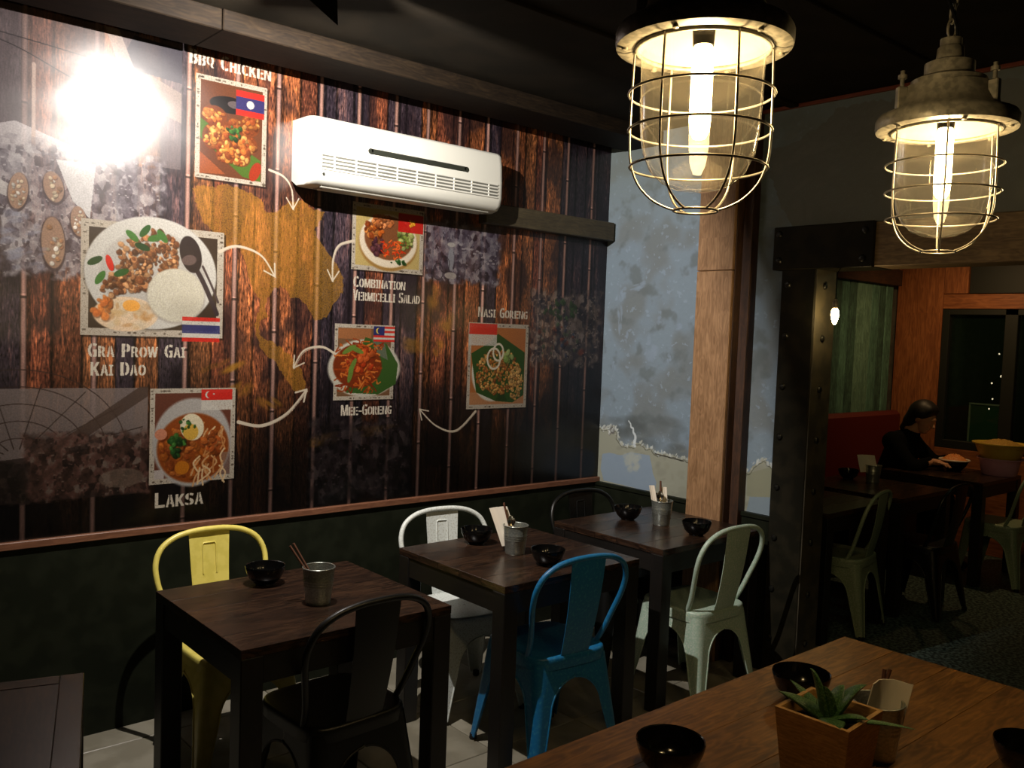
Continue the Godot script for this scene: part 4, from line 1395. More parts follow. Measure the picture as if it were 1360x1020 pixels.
	cbox(st, f * 0.0, Vector3(0.024, 0.030, 0.008), 0.001, bs)
	commit("led_panel", st, M.led, fl)
	st = mb()
	tube(st, [-f * 0.05, -f * 0.05 + Vector3(0, 0.06, 0), Vector3(0.045, CEIL - FLOOD_AT.y, 0)], 0.009, 8)
	commit("bracket", st, M.black_metal, fl)


# ------------------------------------------------------------------ dining tables
func make_table(called: String, label: String, w: float, d: float, h: float, boards_m: Array, leg_m: Material, top_t := 0.028, ap := 0.085, legw := 0.07, nb := 5, along_x := false, over := 0.0) -> Node3D:
	var t := thing(called, label, "table")
	var st := mb()
	cbox(st, Vector3(0, h - top_t * 0.5 - 0.003, 0), Vector3(w - 0.004, top_t - 0.006, d - 0.004), 0.002)
	var top := commit("tabletop", st, leg_m, t)
	for i in nb:
		st = mb()
		var span := (d if along_x else w) / nb
		var pos := -(d if along_x else w) / 2 + span * (i + 0.5)
		var c := Vector3(0, h - top_t * 0.5, pos) if along_x else Vector3(pos, h - top_t * 0.5, 0)
		var s := Vector3(w, top_t, span - 0.0006) if along_x else Vector3(span - 0.0006, top_t, d)
		cbox(st, c, s, 0.0009, Basis.IDENTITY, Vector2(rng.randf() * 2.0, rng.randf() * 2.0))
		commit("board", st, boards_m[i % boards_m.size()], top)
	var lh := h - top_t
	var W := w - over * 2; var D := d - over * 2
	for sx in [-1.0, 1.0]:
		for sz in [-1.0, 1.0]:
			st = mb()
			cbox(st, Vector3(sx * (W / 2 - legw / 2), lh / 2, sz * (D / 2 - legw / 2)), Vector3(legw, lh, legw), 0.003, Basis.IDENTITY, Vector2(rng.randf(), rng.randf()))
			commit("leg", st, leg_m, t)
	for sx in [-1.0, 1.0]:
		st = mb()
		cbox(st, Vector3(sx * (W / 2 - 0.016), lh - ap / 2, 0), Vector3(0.022, ap, D - legw * 2), 0.002)
		commit("apron", st, leg_m, t)
		st = mb()
		cbox(st, Vector3(0, lh - ap / 2, sx * (D / 2 - 0.016)), Vector3(W - legw * 2, ap, 0.022), 0.002)
		commit("apron", st, leg_m, t)
	return t


func build_dining_tables() -> void:
	rng.seed = 31
	var t := make_table("dining_table", "dark-stained square wooden table between the yellow chair and a black chair", 0.70, 0.75, 0.75, [M.table, M.table_b], M.table_dark)
	t.position = Vector3(1.02, 0, 2.52)
	t.set_meta("group", "dark square tables along the mural wall")
	dup(t, "dining_table", "dark-stained square wooden table between the white chair and the blue chair", Vector3(0.955, 0, 1.475), 0.0)
	dup(t, "dining_table", "dark-stained square wooden table in the corner, before the mint green chair", Vector3(0.91, 0, 0.515), 0.0)
	# nearest table, turned a little and with a border board
	var n := thing("dining_table", "dark wooden table with a border board, nearest the camera at the lower left", "table", Vector3.ZERO, 0.0, "dark square tables along the mural wall")
	var w := 0.75; var d := 0.75
	var st := mb()
	cbox(st, Vector3(0, 0.733, 0), Vector3(w - 0.004, 0.026, d - 0.004), 0.002)
	var top := commit("tabletop", st, M.table_dark, n)
	for s in [[0, -1], [0, 1], [1, -1], [1, 1]]:
		st = mb()
		if s[0] == 0:
			cbox(st, Vector3(0, 0.736, s[1] * (d / 2 - 0.028)), Vector3(w, 0.028, 0.056), 0.0018, Basis.IDENTITY, Vector2(s[1], 0.4))
		else:
			cbox(st, Vector3(s[1] * (w / 2 - 0.028), 0.736, 0), Vector3(0.056, 0.028, d - 0.114), 0.0018, Basis.IDENTITY, Vector2(0.3, s[1]))
		commit("border_board", st, M.table, top)
	for i in 4:
		st = mb()
		cbox(st, Vector3(0, 0.7355, -0.24 + i * 0.16), Vector3(w - 0.114, 0.027, 0.1585), 0.0015, Basis.IDENTITY, Vector2(i * 0.7, i * 0.31))
		commit("board", st, M.table_b if i % 2 == 0 else M.table, top)
	for sx in [-1.0, 1.0]:
		for sz in [-1.0, 1.0]:
			st = mb()
			cbox(st, Vector3(sx * (w / 2 - 0.035), 0.361, sz * (d / 2 - 0.035)), Vector3(0.07, 0.722, 0.07), 0.003)
			commit("leg", st, M.table_dark, n)
		st = mb()
		cbox(st, Vector3(sx * (w / 2 - 0.016), 0.68, 0), Vector3(0.022, 0.085, d - 0.14), 0.002)
		commit("apron", st, M.table_dark, n)
		st = mb()
		cbox(st, Vector3(0, 0.68, sx * (d / 2 - 0.016)), Vector3(w - 0.14, 0.085, 0.022), 0.002)
		commit("apron", st, M.table_dark, n)
	# corner at (1.285, 3.29); sides run along u and v
	var u := Vector3(0.962, 0, 0.272)
	var v := Vector3(-0.272, 0, 0.962)
	n.position = Vector3(1.285, 0, 3.29) + u * w / 2 + v * d / 2
	n.rotation.y = -atan2(0.272, 0.962)


# ------------------------------------------------------------------ metal chairs
func sq_pt(an: float, hx: float, hz: float, e := 0.42) -> Vector2:
	var c := cos(an); var s := sin(an)
	return Vector2(signf(c) * pow(absf(c), e) * hx, signf(s) * pow(absf(s), e) * hz)


func make_chair(paint: Material) -> Node3D:
	var t := thing("metal_chair", "", "chair")
	# seat pan: rounded square, slightly dished, with a rolled edge
	var st := mb()
	var rings := [[0.02, 0.443], [0.5, 0.444], [0.86, 0.448], [0.95, 0.450], [0.985, 0.447], [1.0, 0.440], [1.005, 0.428], [1.0, 0.416], [1.0, 0.400]]
	var rows := []
	for r in rings:
		var row := []
		for k in 41:
			var p := sq_pt(TAU * k / 40.0, 0.190, 0.190)
			row.append(Vector3(p.x * r[0], r[1], p.y * r[0]))
		rows.append(row)
	sheet(st, rows, 0.0, false)
	commit("seat", st, paint, t)
	# four folded sheet legs; each reaches to the middle of two sides and so forms the arched apron
	for sx in [-1.0, 1.0]:
		for sz in [-1.0, 1.0]:
			st = mb()
			var lr := []
			var e0 := []
			var e1 := []
			for y in [0.425, 0.40, 0.375, 0.360, 0.3548, 0.3530, 0.350, 0.345, 0.338, 0.328, 0.315, 0.300, 0.282, 0.260, 0.235, 0.19, 0.14, 0.09, 0.05, 0.018]:
				var f: float = (0.425 - y) / 0.407
				var cx := lerpf(0.178, 0.217, f)
				var cz := lerpf(0.178, 0.215 if sz > 0 else 0.235, f)
				var half := 0.184
				var open := 0.0
				if y < 0.355:
					open = (0.115 + (0.235 - minf(y, 0.235)) * 0.16) * (sqrt(maxf(0.0, 1.0 - pow((maxf(y, 0.235) - 0.235) / 0.12, 2.0))))
				var wd := maxf(0.020, half - open)
				var row := []
				var rc := lerpf(0.035, 0.012, f)
				var wx := minf(wd, cx)
				var wz := minf(wd, cz)
				for k in 13:
					var q := k / 12.0
					var px: float; var pz: float
					if q < 0.4:
						px = lerpf(cx - wx, cx - rc, q / 0.4); pz = cz
					elif q > 0.6:
						px = cx; pz = lerpf(cz - rc, cz - wz, (q - 0.6) / 0.4)
					else:
						var an := (q - 0.4) / 0.2 * PI / 2
						px = cx - rc + sin(an) * rc; pz = cz - rc + cos(an) * rc
					row.append(Vector3(px * sx, y, pz * sz))
				lr.append(row)
				e0.append(row[0]); e1.append(row[12])
			sheet(st, lr, 0.0, sx * sz > 0.0)
			for e in [e0, e1]:
				tube(st, e.slice(3), 0.0042, 6)
			var leg := commit("leg", st, paint, t)
			st = mb()
			var fx: float = 0.205 * sx
			var fz: float = (0.203 if sz > 0 else 0.222) * sz
			lathe(st, [Vector2(0, 0), Vector2(0.014, 0), Vector2(0.016, 0.004), Vector2(0.015, 0.024), Vector2(0, 0.026)], 10, Transform3D(Basis.IDENTITY, Vector3(fx, 0, fz)))
			commit("rubber_foot", st, M.rubber, leg)
	# bent tube of the back
	var half := [Vector3(0.172, 0.432, -0.10), Vector3(0.186, 0.50, -0.135), Vector3(0.206, 0.585, -0.165), Vector3(0.224, 0.660, -0.19), Vector3(0.226, 0.728, -0.21), Vector3(0.199, 0.786, -0.226), Vector3(0.142, 0.822, -0.236), Vector3(0.072, 0.837, -0.241)]
	var path := []
	for p in half: path.append(p)
	path.append(Vector3(0, 0.840, -0.242))
	for i in range(half.size() - 1, -1, -1): path.append(Vector3(-half[i].x, half[i].y, half[i].z))
	st = mb()
	tube(st, smooth(path, 4), 0.0115, 10)
	commit("back_frame", st, paint, t)
	# wide central splat, a little wider at the top
	st = mb()
	rows = []
	for i in 9:
		var f := i / 8.0
		var row := []
		for k in 7:
			var q := (k / 6.0 - 0.5) * 2.0
			row.append(Vector3(q * lerpf(0.069, 0.085, f), lerpf(0.44, 0.838, f), lerpf(-0.176, -0.243, f) - 0.010 * sin(f * PI) - 0.004 * (1 - q * q)))
		rows.append(row)
	sheet(st, rows, 0.003, false)
	var sp := commit("backrest", st, paint, t)
	st = mb()
	var loop := []
	for p in [[-0.028, 0.66], [-0.028, 0.775], [-0.022, 0.784], [0.022, 0.784], [0.028, 0.775], [0.028, 0.66]]:
		var f: float = (p[1] - 0.44) / 0.406
		loop.append(Vector3(p[0], p[1], lerpf(-0.176, -0.243, f) - 0.010 * sin(f * PI) - 0.0035))
	tube(st, loop, 0.0034, 6)
	commit("embossing", st, paint, sp)
	return t


func paint_chair(c: Node3D, m: Material) -> void:
	for o in c.find_children("*", "MeshInstance3D", true, false):
		if not o.name.begins_with("rubber_foot"):
			o.material_override = m


func build_chairs() -> void:
	var g := "pressed metal chairs at the dark tables"
	var a := make_chair(M.yellow)
	tag(a, "yellow metal chair with curved tube back, between the mural wall and the first table", "chair", g)
	a.position = Vector3(0.47, 0, 2.53)
	a.rotation.y = PI / 2
	var list := [
		["white metal chair with curved tube back, wall side of the middle table", M.white, 0.615, 1.495, 81.0],
		["black metal chair in the corner, wall side of the far dark table", M.black_paint, 0.60, 0.52, 86.0],
		["black metal chair seen from behind, at the table with the yellow chair", M.black_paint, 1.19, 2.49, -87.0],
		["bright blue scuffed metal chair seen from behind, at the middle dark table", M.blue, 1.175, 1.505, -95.0],
		["pale mint green worn metal chair seen from behind, at the far dark table", M.mint, 1.17, 0.535, -92.0],
	]
	for q in list:
		paint_chair(dup(a, "metal_chair", q[0], Vector3(q[2], 0, q[3]), deg_to_rad(q[4]), g), q[1])
	var gb := "pressed metal chairs in the back room"
	for q in [
		["sage green metal chair just beyond the doorway column in the back room", M.sage, 1.06, -1.02, -80.0],
		["black metal chair between two dark table legs in the back room", M.black_paint, 1.20, -1.80, -90.0],
		["sage green metal chair farther back, beside the stacked plastic basins", M.sage, 1.24, -2.98, -90.0],
	]:
		paint_chair(dup(a, "metal_chair", q[0], Vector3(q[2], 0, q[3]), deg_to_rad(q[4]), gb), q[1])


# ------------------------------------------------------------------ tableware
func make_bowl(at: Vector3, label: String) -> Node3D:
	var st := mb()
	lathe(st, [Vector2(0, 0.0), Vector2(0.034, 0.0), Vector2(0.035, 0.006), Vector2(0.044, 0.010), Vector2(0.058, 0.026), Vector2(0.067, 0.048), Vector2(0.071, 0.066), Vector2(0.0700, 0.0685), Vector2(0.0675, 0.067), Vector2(0.063, 0.047), Vector2(0.053, 0.026), Vector2(0.036, 0.013), Vector2(0, 0.010)], 36)
	var o := commit("soup_bowl", st, M.bowl)
	o.position = at
	tag(o, label, "bowl", "glossy black bowls")
	return o


func make_cup(at: Vector3, label: String) -> Node3D:
	var t := thing("metal_cup", label, "cup", at, 0.0, "galvanised metal cutlery cups")
	var st := mb()
	var pr := [Vector2(0, 0.004), Vector2(0.038, 0.004), Vector2(0.0405, 0.0), Vector2(0.042, 0.003), Vector2(0.0428, 0.012)]
	for k in 3:
		var y := 0.062 + k * 0.009
		var r := 0.0425 + y / 0.12 * 0.0105
		pr.append(Vector2(r, y - 0.003)); pr.append(Vector2(r + 0.0016, y)); pr.append(Vector2(r + 0.0003, y + 0.003))
	pr.append_array([Vector2(0.0535, 0.122), Vector2(0.0515, 0.122), Vector2(0.041, 0.012), Vector2(0, 0.010)])
	lathe(st, pr, 32, Transform3D.IDENTITY, 0.6)
	commit("body", st, M.zinc, t)
	st = mb()
	var ring := []
	for k in 28: ring.append(Vector3(cos(TAU * k / 28) * 0.0535, 0.122, sin(TAU * k / 28) * 0.0535))
	tube(st, ring, 0.0024, 6, true)
	commit("rim", st, M.zinc, t)
	return t


func stick(called: String, at: Vector3, low: Vector3, top: Vector3, label: String, group: String, m: Material) -> void:
	var st := mb()
	tube(st, [low, low.lerp(top, 0.5), top], 0.0032, 6, false, 1.35)
	var o := commit(called, st, m)
	o.position = at
	tag(o, label, "chopstick", group)


func napkin(at: Vector3, c: Vector3, right: Vector3, up: Vector3, bend: float, label: String) -> void:
	var rows := []
	var n := right.cross(up).normalized()
	for i in 7:
		var row := []
		for j in 9:
			var u := j / 8.0 - 0.5
			var v := i / 6.0
			row.append(c + right * u + up * v + n * (bend * (u * u * 4.0 - 0.5) + 0.002 * sin(u * 17.0 + v * 2.0)))
		rows.append(row)
	var st := mb()
	sheet(st, rows, 0.0022)
	var o := commit("paper_napkin", st, M.paper)
	o.position = at
	tag(o, label, "napkin", "paper napkins in the cups")


func spoon(at: Vector3, low: Vector3, top: Vector3, face: Vector3, label: String) -> void:
	var st := mb()
	tube(st, [low, low.lerp(top, 0.55), top], 0.0024, 6)
	var up := (top - low).normalized()
	var side := up.cross(face).normalized()
	var rows := []
	for i in 7:
		var row := []
		var v := i / 6.0
		var hw := 0.017 * sin(PI * clampf(v * 0.94 + 0.03, 0.0, 1.0))
		for j in 5:
			var u := j / 2.0 - 1.0
			row.append(top + up * (v * 0.052 - 0.004) + side * (u * hw) - face * 0.008 * (1.0 - u * u) * sin(PI * v))
		rows.append(row)
	sheet(st, rows, 0.0015)
	var o := commit("soup_spoon", st, M.spoon)
	o.position = at
	tag(o, label, "spoon", "metal spoons in the cups")


func build_tableware() -> void:
	var H := 0.75
	make_bowl(Vector3(0.79, H, 2.55), "glossy black bowl on the table with the yellow chair")
	make_bowl(Vector3(0.72, H, 1.52), "glossy black bowl on the middle table, beside the white chair")
	make_bowl(Vector3(1.16, H, 1.50), "glossy black bowl on the middle table, beside the blue chair")
	make_bowl(Vector3(0.73, H, 0.53), "glossy black bowl on the far table, before the black corner chair")
	make_bowl(Vector3(1.15, H, 0.51), "glossy black bowl on the far table, beside the oak post")
	var c1 := Vector3(1.09, H, 2.50)
	make_cup(c1, "galvanised cup with one pair of brown chopsticks on the yellow chair's table")
	var c2 := Vector3(0.945, H, 1.49)
	make_cup(c2, "galvanised cup with napkin, chopsticks and spoon on the middle table")
	var c3 := Vector3(0.905, H, 0.475)
	make_cup(c3, "galvanised cup with folded napkins and chopsticks on the far table")
	# view-wise left is about (-0.65, 0, 0.75)
	var lf := Vector3(-0.655, 0, 0.755)
	var bk := Vector3(-0.755, 0, -0.655)
	stick("chopstick", c1, -lf * 0.022 + Vector3(0, 0.014, 0), lf * 0.100 + Vector3(0, 0.190, 0), "front one of the two brown chopsticks in the yellow chair's table cup", "pair of brown chopsticks by the yellow chair", M.chopstick)
	stick("chopstick", c1, -lf * 0.020 + bk * 0.010 + Vector3(0, 0.014, 0), lf * 0.092 + bk * 0.014 + Vector3(0, 0.196, 0), "rear one of the two brown chopsticks in the yellow chair's table cup", "pair of brown chopsticks by the yellow chair", M.chopstick)
	for k in 2:
		stick("chopstick", c2, bk * (k * 0.012 - 0.014) + Vector3(0, 0.014, 0), lf * 0.054 + bk * (k * 0.007 - 0.012) + Vector3(0, 0.212 + k * 0.004, 0), ["front", "rear"][k] + " one of the two brown chopsticks before the napkin in the middle table's cup", "pair of brown chopsticks on the middle table", M.chopstick)
	napkin(c2, lf * 0.018 + bk * 0.016 + Vector3(0, 0.03, 0), -lf * 0.076 + Vector3(0, 0.010, 0), lf * 0.060 + Vector3(0, 0.162, 0), 0.010, "pinkish folded paper napkin in the middle table's cup")
	spoon(c2, bk * -0.02 + Vector3(0, 0.02, 0), lf * 0.016 - bk * 0.028 + Vector3(0, 0.122, 0), -bk, "shiny metal spoon in the middle table's cup")
	for k in 2:
		stick("chopstick", c3, lf * (k * 0.008) + Vector3(0, 0.014, 0), lf * 0.012 + bk * (k * 0.01) + Vector3(0, 0.220, 0), ["left", "right"][k] + " one of the two upright brown chopsticks in the far table's cup", "pair of brown chopsticks on the far table", M.chopstick)
	napkin(c3, lf * 0.020 + bk * 0.012 + Vector3(0, 0.03, 0), -lf * 0.028, lf * 0.034 + Vector3(0, 0.165, 0), 0.004, "left one of the two folded napkins in the far table's cup")
	napkin(c3, -lf * 0.018 + bk * 0.004 + Vector3(0, 0.03, 0), -lf * 0.030, -lf * -0.012 + Vector3(0, 0.160, 0), 0.004, "right one of the two folded napkins in the far table's cup")
	spoon(c3, bk * -0.016 + Vector3(0, 0.02, 0), lf * 0.012 - bk * 0.020 + Vector3(0, 0.128, 0), -bk, "shiny metal spoon in the far table's cup")


# ------------------------------------------------------------------ honey-coloured table in front
func build_wood_table() -> void:
	rng.seed = 41
	var H := 0.80
	var t := make_table("communal_table", "long honey-coloured wooden table in front with planter and bowls", 0.92, 2.0, H, [M.honey, M.honey_b], M.honey_b, 0.04, 0.09, 0.08, 6, false, 0.03)
	t.position = Vector3(2.41 + 0.46, 0, 1.435 + 1.0)
	make_bowl(Vector3(2.625, H, 2.535), "large-looking glossy black bowl nearest the camera on the honey wood table")
	make_bowl(Vector3(2.585, H, 1.975), "glossy black bowl behind the planter on the honey wood table")
	make_bowl(Vector3(3.09, H, 1.93), "glossy black bowl at the right-hand edge of the picture, on the honey wood table")
	# planter box
	var p := thing("planter_box", "tapered square wooden planter box on the honey wood table", "planter", Vector3(2.822, H, 2.272), 0.06)
	var hb := 0.066; var ht := 0.079; var hh := 0.135; var th := 0.009
	for k in 4:
		var st := mb()
		var bs := Basis(Vector3.UP, k * PI / 2)
		var q := [Vector3(-hb, 0, hb), Vector3(hb, 0, hb), Vector3(ht, hh, ht), Vector3(-ht, hh, ht), Vector3(-hb + th, 0.004, hb - th), Vector3(hb - th, 0.004, hb - th), Vector3(ht - th, hh, ht - th), Vector3(-ht + th, hh, ht - th)]
		for i in 8: q[i] = bs * q[i]
		fquad(st, q[0], q[1], q[2], q[3], bs * Vector3(0, -0.2, 1).normalized())
		fquad(st, q[4], q[5], q[6], q[7], bs * Vector3(0, 0.2, -1).normalized())
		fquad(st, q[3], q[2], q[6], q[7], Vector3.UP)
		fquad(st, q[0], q[1], q[5], q[4], Vector3.DOWN)
		commit("side_panel", st, M.planter, p)
	var st := mb()
	var n := 9
	var rows := []
	for i in n:
		var row := []
		for j in n:
			row.append(Vector3((i / (n - 1.0) - 0.5) * 0.122, 0.108 + rng.randf() * 0.008, (j / (n - 1.0) - 0.5) * 0.122))
		rows.append(row)
	sheet(st, rows, 0.0, true)
	commit("soil", st, pm(rgb(46, 28, 18), 0.95), p)
	# succulent with thick speckled leaves
	var leafm := tm(mottle_tex(90, 0.11, rgb(44, 82, 40), rgb(104, 136, 84), 0.56, 0.66, 200, 2), 0.4, Vector3(9, 9, 9), true)
	var pl := thing("succulent", "dark green succulent with thick speckled leaves in the planter box", "plant", p.position + Vector3(0, 0.110, 0))
	for q in [[2.45, 0.035, 0.15, 0.040], [2.75, 0.085, 0.055, 0.042], [-1.25, 0.03, 0.100, 0.036], [-0.75, 0.060, 0.115, 0.042], [0.85, 0.085, 0.035, 0.044], [1.6, 0.02, 0.110, 0.034], [0.1, 0.075, 0.050, 0.038], [-2.2, 0.08, 0.045, 0.036], [3.6, 0.12, 0.040, 0.024], [-0.2, 0.14, 0.045, 0.020]]:
		st = mb()
		var d := Vector3(cos(q[0]), 0, sin(q[0]))
		var s := Vector3(-d.z, 0, d.x)
		var rr := []
		for i in 10:
			var f := i / 9.0
			var c: Vector3 = d * (q[1] * f * (1.0 + 0.2 * f)) + Vector3(0, q[2] * (f - 0.30 * f * f * f), 0)
			var tang: Vector3 = (d * q[1] * (1.0 + 0.4 * f) + Vector3(0, q[2] * (1.0 - 0.9 * f * f), 0)).normalized()
			var nn := s.cross(tang).normalized()
			var hw: float = q[3] * 0.62 * pow(1.0 - f, 0.55) * (0.75 + 0.5 * sin(f * PI)) + 0.0006
			var row := []
			for k in 11:
				var an := TAU * k / 10.0
				row.append(c + s * cos(an) * hw + nn * sin(an) * hw * (0.5 if sin(an) < 0 else 0.22))
			rr.append(row)
		sheet(st, rr, 0.0, true)
		commit("leaf", st, leafm, pl)
	# cup with napkin and chopsticks
	var c := Vector3(2.850, H, 2.118)
	make_cup(c, "metal cup with a striped-fold napkin beside the planter on the honey table")
	var lf := Vector3(-0.655, 0, 0.755)
	var bk := Vector3(-0.755, 0, -0.655)
	napkin(c, -lf * 0.004 + bk * 0.006 + Vector3(0, 0.05, 0), -lf * 0.085, -lf * 0.024 + Vector3(0, 0.112, 0), 0.030, "cream paper napkin curling out of the cup beside the planter")
	for k in 2:
		stick("chopstick", c, bk * 0.01 + lf * 0.02 * k + Vector3(0, 0.014, 0), bk * 0.045 - lf * (0.03 + 0.012 * k) + Vector3(0, 0.175, 0), ["left", "right"][k] + " one of the two brown chopsticks behind the cream napkin beside the planter", "pair of brown chopsticks by the planter", M.chopstick)


# ------------------------------------------------------------------ pendants
func make_pendant(label: String) -> Node3D:
	var t := thing("pendant_lamp", label, "lamp", Vector3.ZERO, 0.0, "caged industrial pendant lamps")
	# origin: centre of the lower face of the flange
	var st := mb()
	lathe(st, [Vector2(0.098, 0.0), Vector2(0.118, -0.003), Vector2(0.129, 0.0), Vector2(0.1305, 0.006), Vector2(0.1305, 0.020), Vector2(0.126, 0.028), Vector2(0.098, 0.040), Vector2(0.086, 0.062), Vector2(0.084, 0.082), Vector2(0.0, 0.085)], 48)
	commit("flange", st, M.lamp_metal, t)
	st = mb()
	lathe(st, [Vector2(0.070, 0.082), Vector2(0.070, 0.096), Vector2(0.058, 0.102), Vector2(0.046, 0.106), Vector2(0.046, 0.130), Vector2(0.026, 0.138), Vector2(0.024, 0.160), Vector2(0.020, 0.164), Vector2(0.020, 0.178), Vector2(0, 0.180)], 32)
	commit("cap", st, M.lamp_metal, t)
	for k in 3:
		st = mb()
		var an := TAU * k / 3 + 0.5
		var p := Vector3(cos(an) * 0.093, 0, sin(an) * 0.093)
		cbox(st, p + Vector3(0, 0.058, 0), Vector3(0.02, 0.045, 0.014), 0.002, Basis(Vector3.UP, -an))
		tube(st, [p + Vector3(0, 0.05, 0), p + Vector3(0, 0.112, 0)], 0.0042, 8)
		lathe(st, [Vector2(0, 0.096), Vector2(0.0085, 0.096), Vector2(0.0085, 0.104), Vector2(0, 0.104)], 6, Transform3D(Basis.IDENTITY, p))
		commit("lug", st, M.lamp_metal, t)
	for k in 6:
		st = mb()
		var an := TAU * k / 6 + 0.2
		lathe(st, [Vector2(0, -0.0075), Vector2(0.0045, -0.006), Vector2(0.0045, -0.001), Vector2(0, 0.0)], 8, Transform3D(Basis.IDENTITY, Vector3(cos(an) * 0.117, 0, sin(an) * 0.117)))
		commit("screw", st, M.lamp_metal, t)
	# pale inner reflector above the glass
	st = mb()
	lathe(st, [Vector2(0.0, 0.055), Vector2(0.05, 0.054), Vector2(0.078, 0.036), Vector2(0.0985, 0.002)], 40)
	commit("reflector", st, M.reflector, t)
	st = mb()
	var ring := []
	for k in 40: ring.append(Vector3(cos(TAU * k / 40) * 0.0985, -0.002, sin(TAU * k / 40) * 0.0985))
	tube(st, ring, 0.0035, 6, true)
	commit("gasket", st, M.lamp_metal, t)
	# glass jar
	st = mb()
	lathe(st, [Vector2(0.0, -0.212), Vector2(0.028, -0.209), Vector2(0.052, -0.199), Vector2(0.071, -0.181), Vector2(0.083, -0.155), Vector2(0.0885, -0.12), Vector2(0.0905, -0.07), Vector2(0.0915, -0.01), Vector2(0.0925, 0.01)], 48)
	commit("glass_jar", st, M.glass, t)
	# long tubular bulb
	st = mb()
	lathe(st, [Vector2(0.0, -0.135), Vector2(0.009, -0.132), Vector2(0.0145, -0.122), Vector2(0.016, -0.105), Vector2(0.016, -0.005), Vector2(0.012, 0.006), Vector2(0.0, 0.008)], 20)
	commit("bulb", st, M.bulb, t)
	st = mb()
	lathe(st, [Vector2(0.0, 0.004), Vector2(0.0155, 0.004), Vector2(0.017, 0.03), Vector2(0.02, 0.052), Vector2(0, 0.054)], 20)
	commit("socket", st, M.black_metal, t)
	# cage: upright wires, three hoops, bottom ring
	for k in 6:
		st = mb()
		var an := TAU * k / 6 + 0.42
		var d := Vector3(cos(an), 0, sin(an))
		var pts := []
		for q in [[0.101, 0.004], [0.1025, -0.04], [0.1035, -0.09], [0.1035, -0.135], [0.1005, -0.168], [0.089, -0.199], [0.068, -0.222], [0.046, -0.234], [0.033, -0.238]]:
			pts.append(d * q[0] + Vector3(0, q[1], 0))
		tube(st, smooth(pts, 3), 0.0019, 6)
		commit("cage_wire", st, M.cage, t)
	for q in [[0.1075, -0.068], [0.1055, -0.122], [0.1015, -0.176], [0.033, -0.2395]]:
		st = mb()
		ring = []
		for k in 48: ring.append(Vector3(cos(TAU * k / 48) * q[0], q[1], sin(TAU * k / 48) * q[0]))
		tube(st, ring, 0.0019, 6, true)
		commit("cage_ring", st, M.cage, t)
	# chain up to the ceiling with its flex
	st = mb()
	var y := 0.186
	var i := 0
	while y < CEIL - 2.115 - 0.01:
		var loop := []
		for k in 14:
			var an := TAU * k / 14
			var p := Vector3(cos(an) * 0.0085, sin(an) * 0.019, 0)
			loop.append(Basis(Vector3.UP, PI / 2 * (i % 2) + 0.6) * p + Vector3(0, y + 0.012, 0))
		tube(st, loop, 0.0026, 6, true)
		y += 0.029
		i += 1
	commit("chain", st, M.lamp_metal, t)
	st = mb()
	var flex := []
	for k in 27:
		var f := k / 26.0
		flex.append(Vector3(cos(f * 17.0) * 0.012, 0.176 + f * (CEIL - 2.115 - 0.18), sin(f * 17.0) * 0.012))
	tube(st, smooth(flex, 2), 0.0034, 6)
	commit("flex", st, M.black_metal, t)
	return t


func build_pendants() -> void:
	var a := make_pendant("caged industrial pendant lamp nearest the camera, cut by the top of the picture")
	a.position = Vector3(2.884, 2.115, 2.872)
	dup(a, "pendant_lamp", "caged industrial pendant lamp on its chain, the farther and smaller of the two", Vector3(2.931, 2.115, 2.152), 0.35)
	dup(a, "pendant_lamp", "caged industrial pendant lamp farthest along the row, outside the picture on the right", Vector3(2.97, 2.115, 1.432), 0.7)
	for z in [[2.884, 2.872], [2.931, 2.152], [2.97, 1.432]]:
		lamp_omni("pendant_light", Vector3(z[0], 2.115 - 0.07, z[1]), PENDANT_ENERGY, WARM, 0.016)
	# bare bulb hanging in the doorway
	var t := thing("hanging_bulb", "small bare glowing bulb on a cord beside the doorway column", "lamp", Vector3(1.560, 2.052, 0.075))
	var st := mb()
	tube(st, [Vector3(0, 0.0, -0.03), Vector3(0, -0.03, 0), Vector3(0, -0.16, 0)], 0.0022, 6)
	commit("cord", st, M.black_metal, t)
	st = mb()
	lathe(st, [Vector2(0, -0.195), Vector2(0.013, -0.192), Vector2(0.014, -0.165), Vector2(0.008, -0.150), Vector2(0, -0.148)], 16)
	commit("socket", st, M.lamp_metal, t)
	st = mb()
	lathe(st, [Vector2(0, -0.272), Vector2(0.008, -0.264), Vector2(0.015, -0.245), Vector2(0.019, -0.225), Vector2(0.017, -0.205), Vector2(0.012, -0.195), Vector2(0, -0.194)], 20)
	commit("bulb", st, M.bulb, t)
	lamp_omni("hanging_bulb_light", t.position + Vector3(0, -0.23, 0), 0.016, WARM, 0.015)


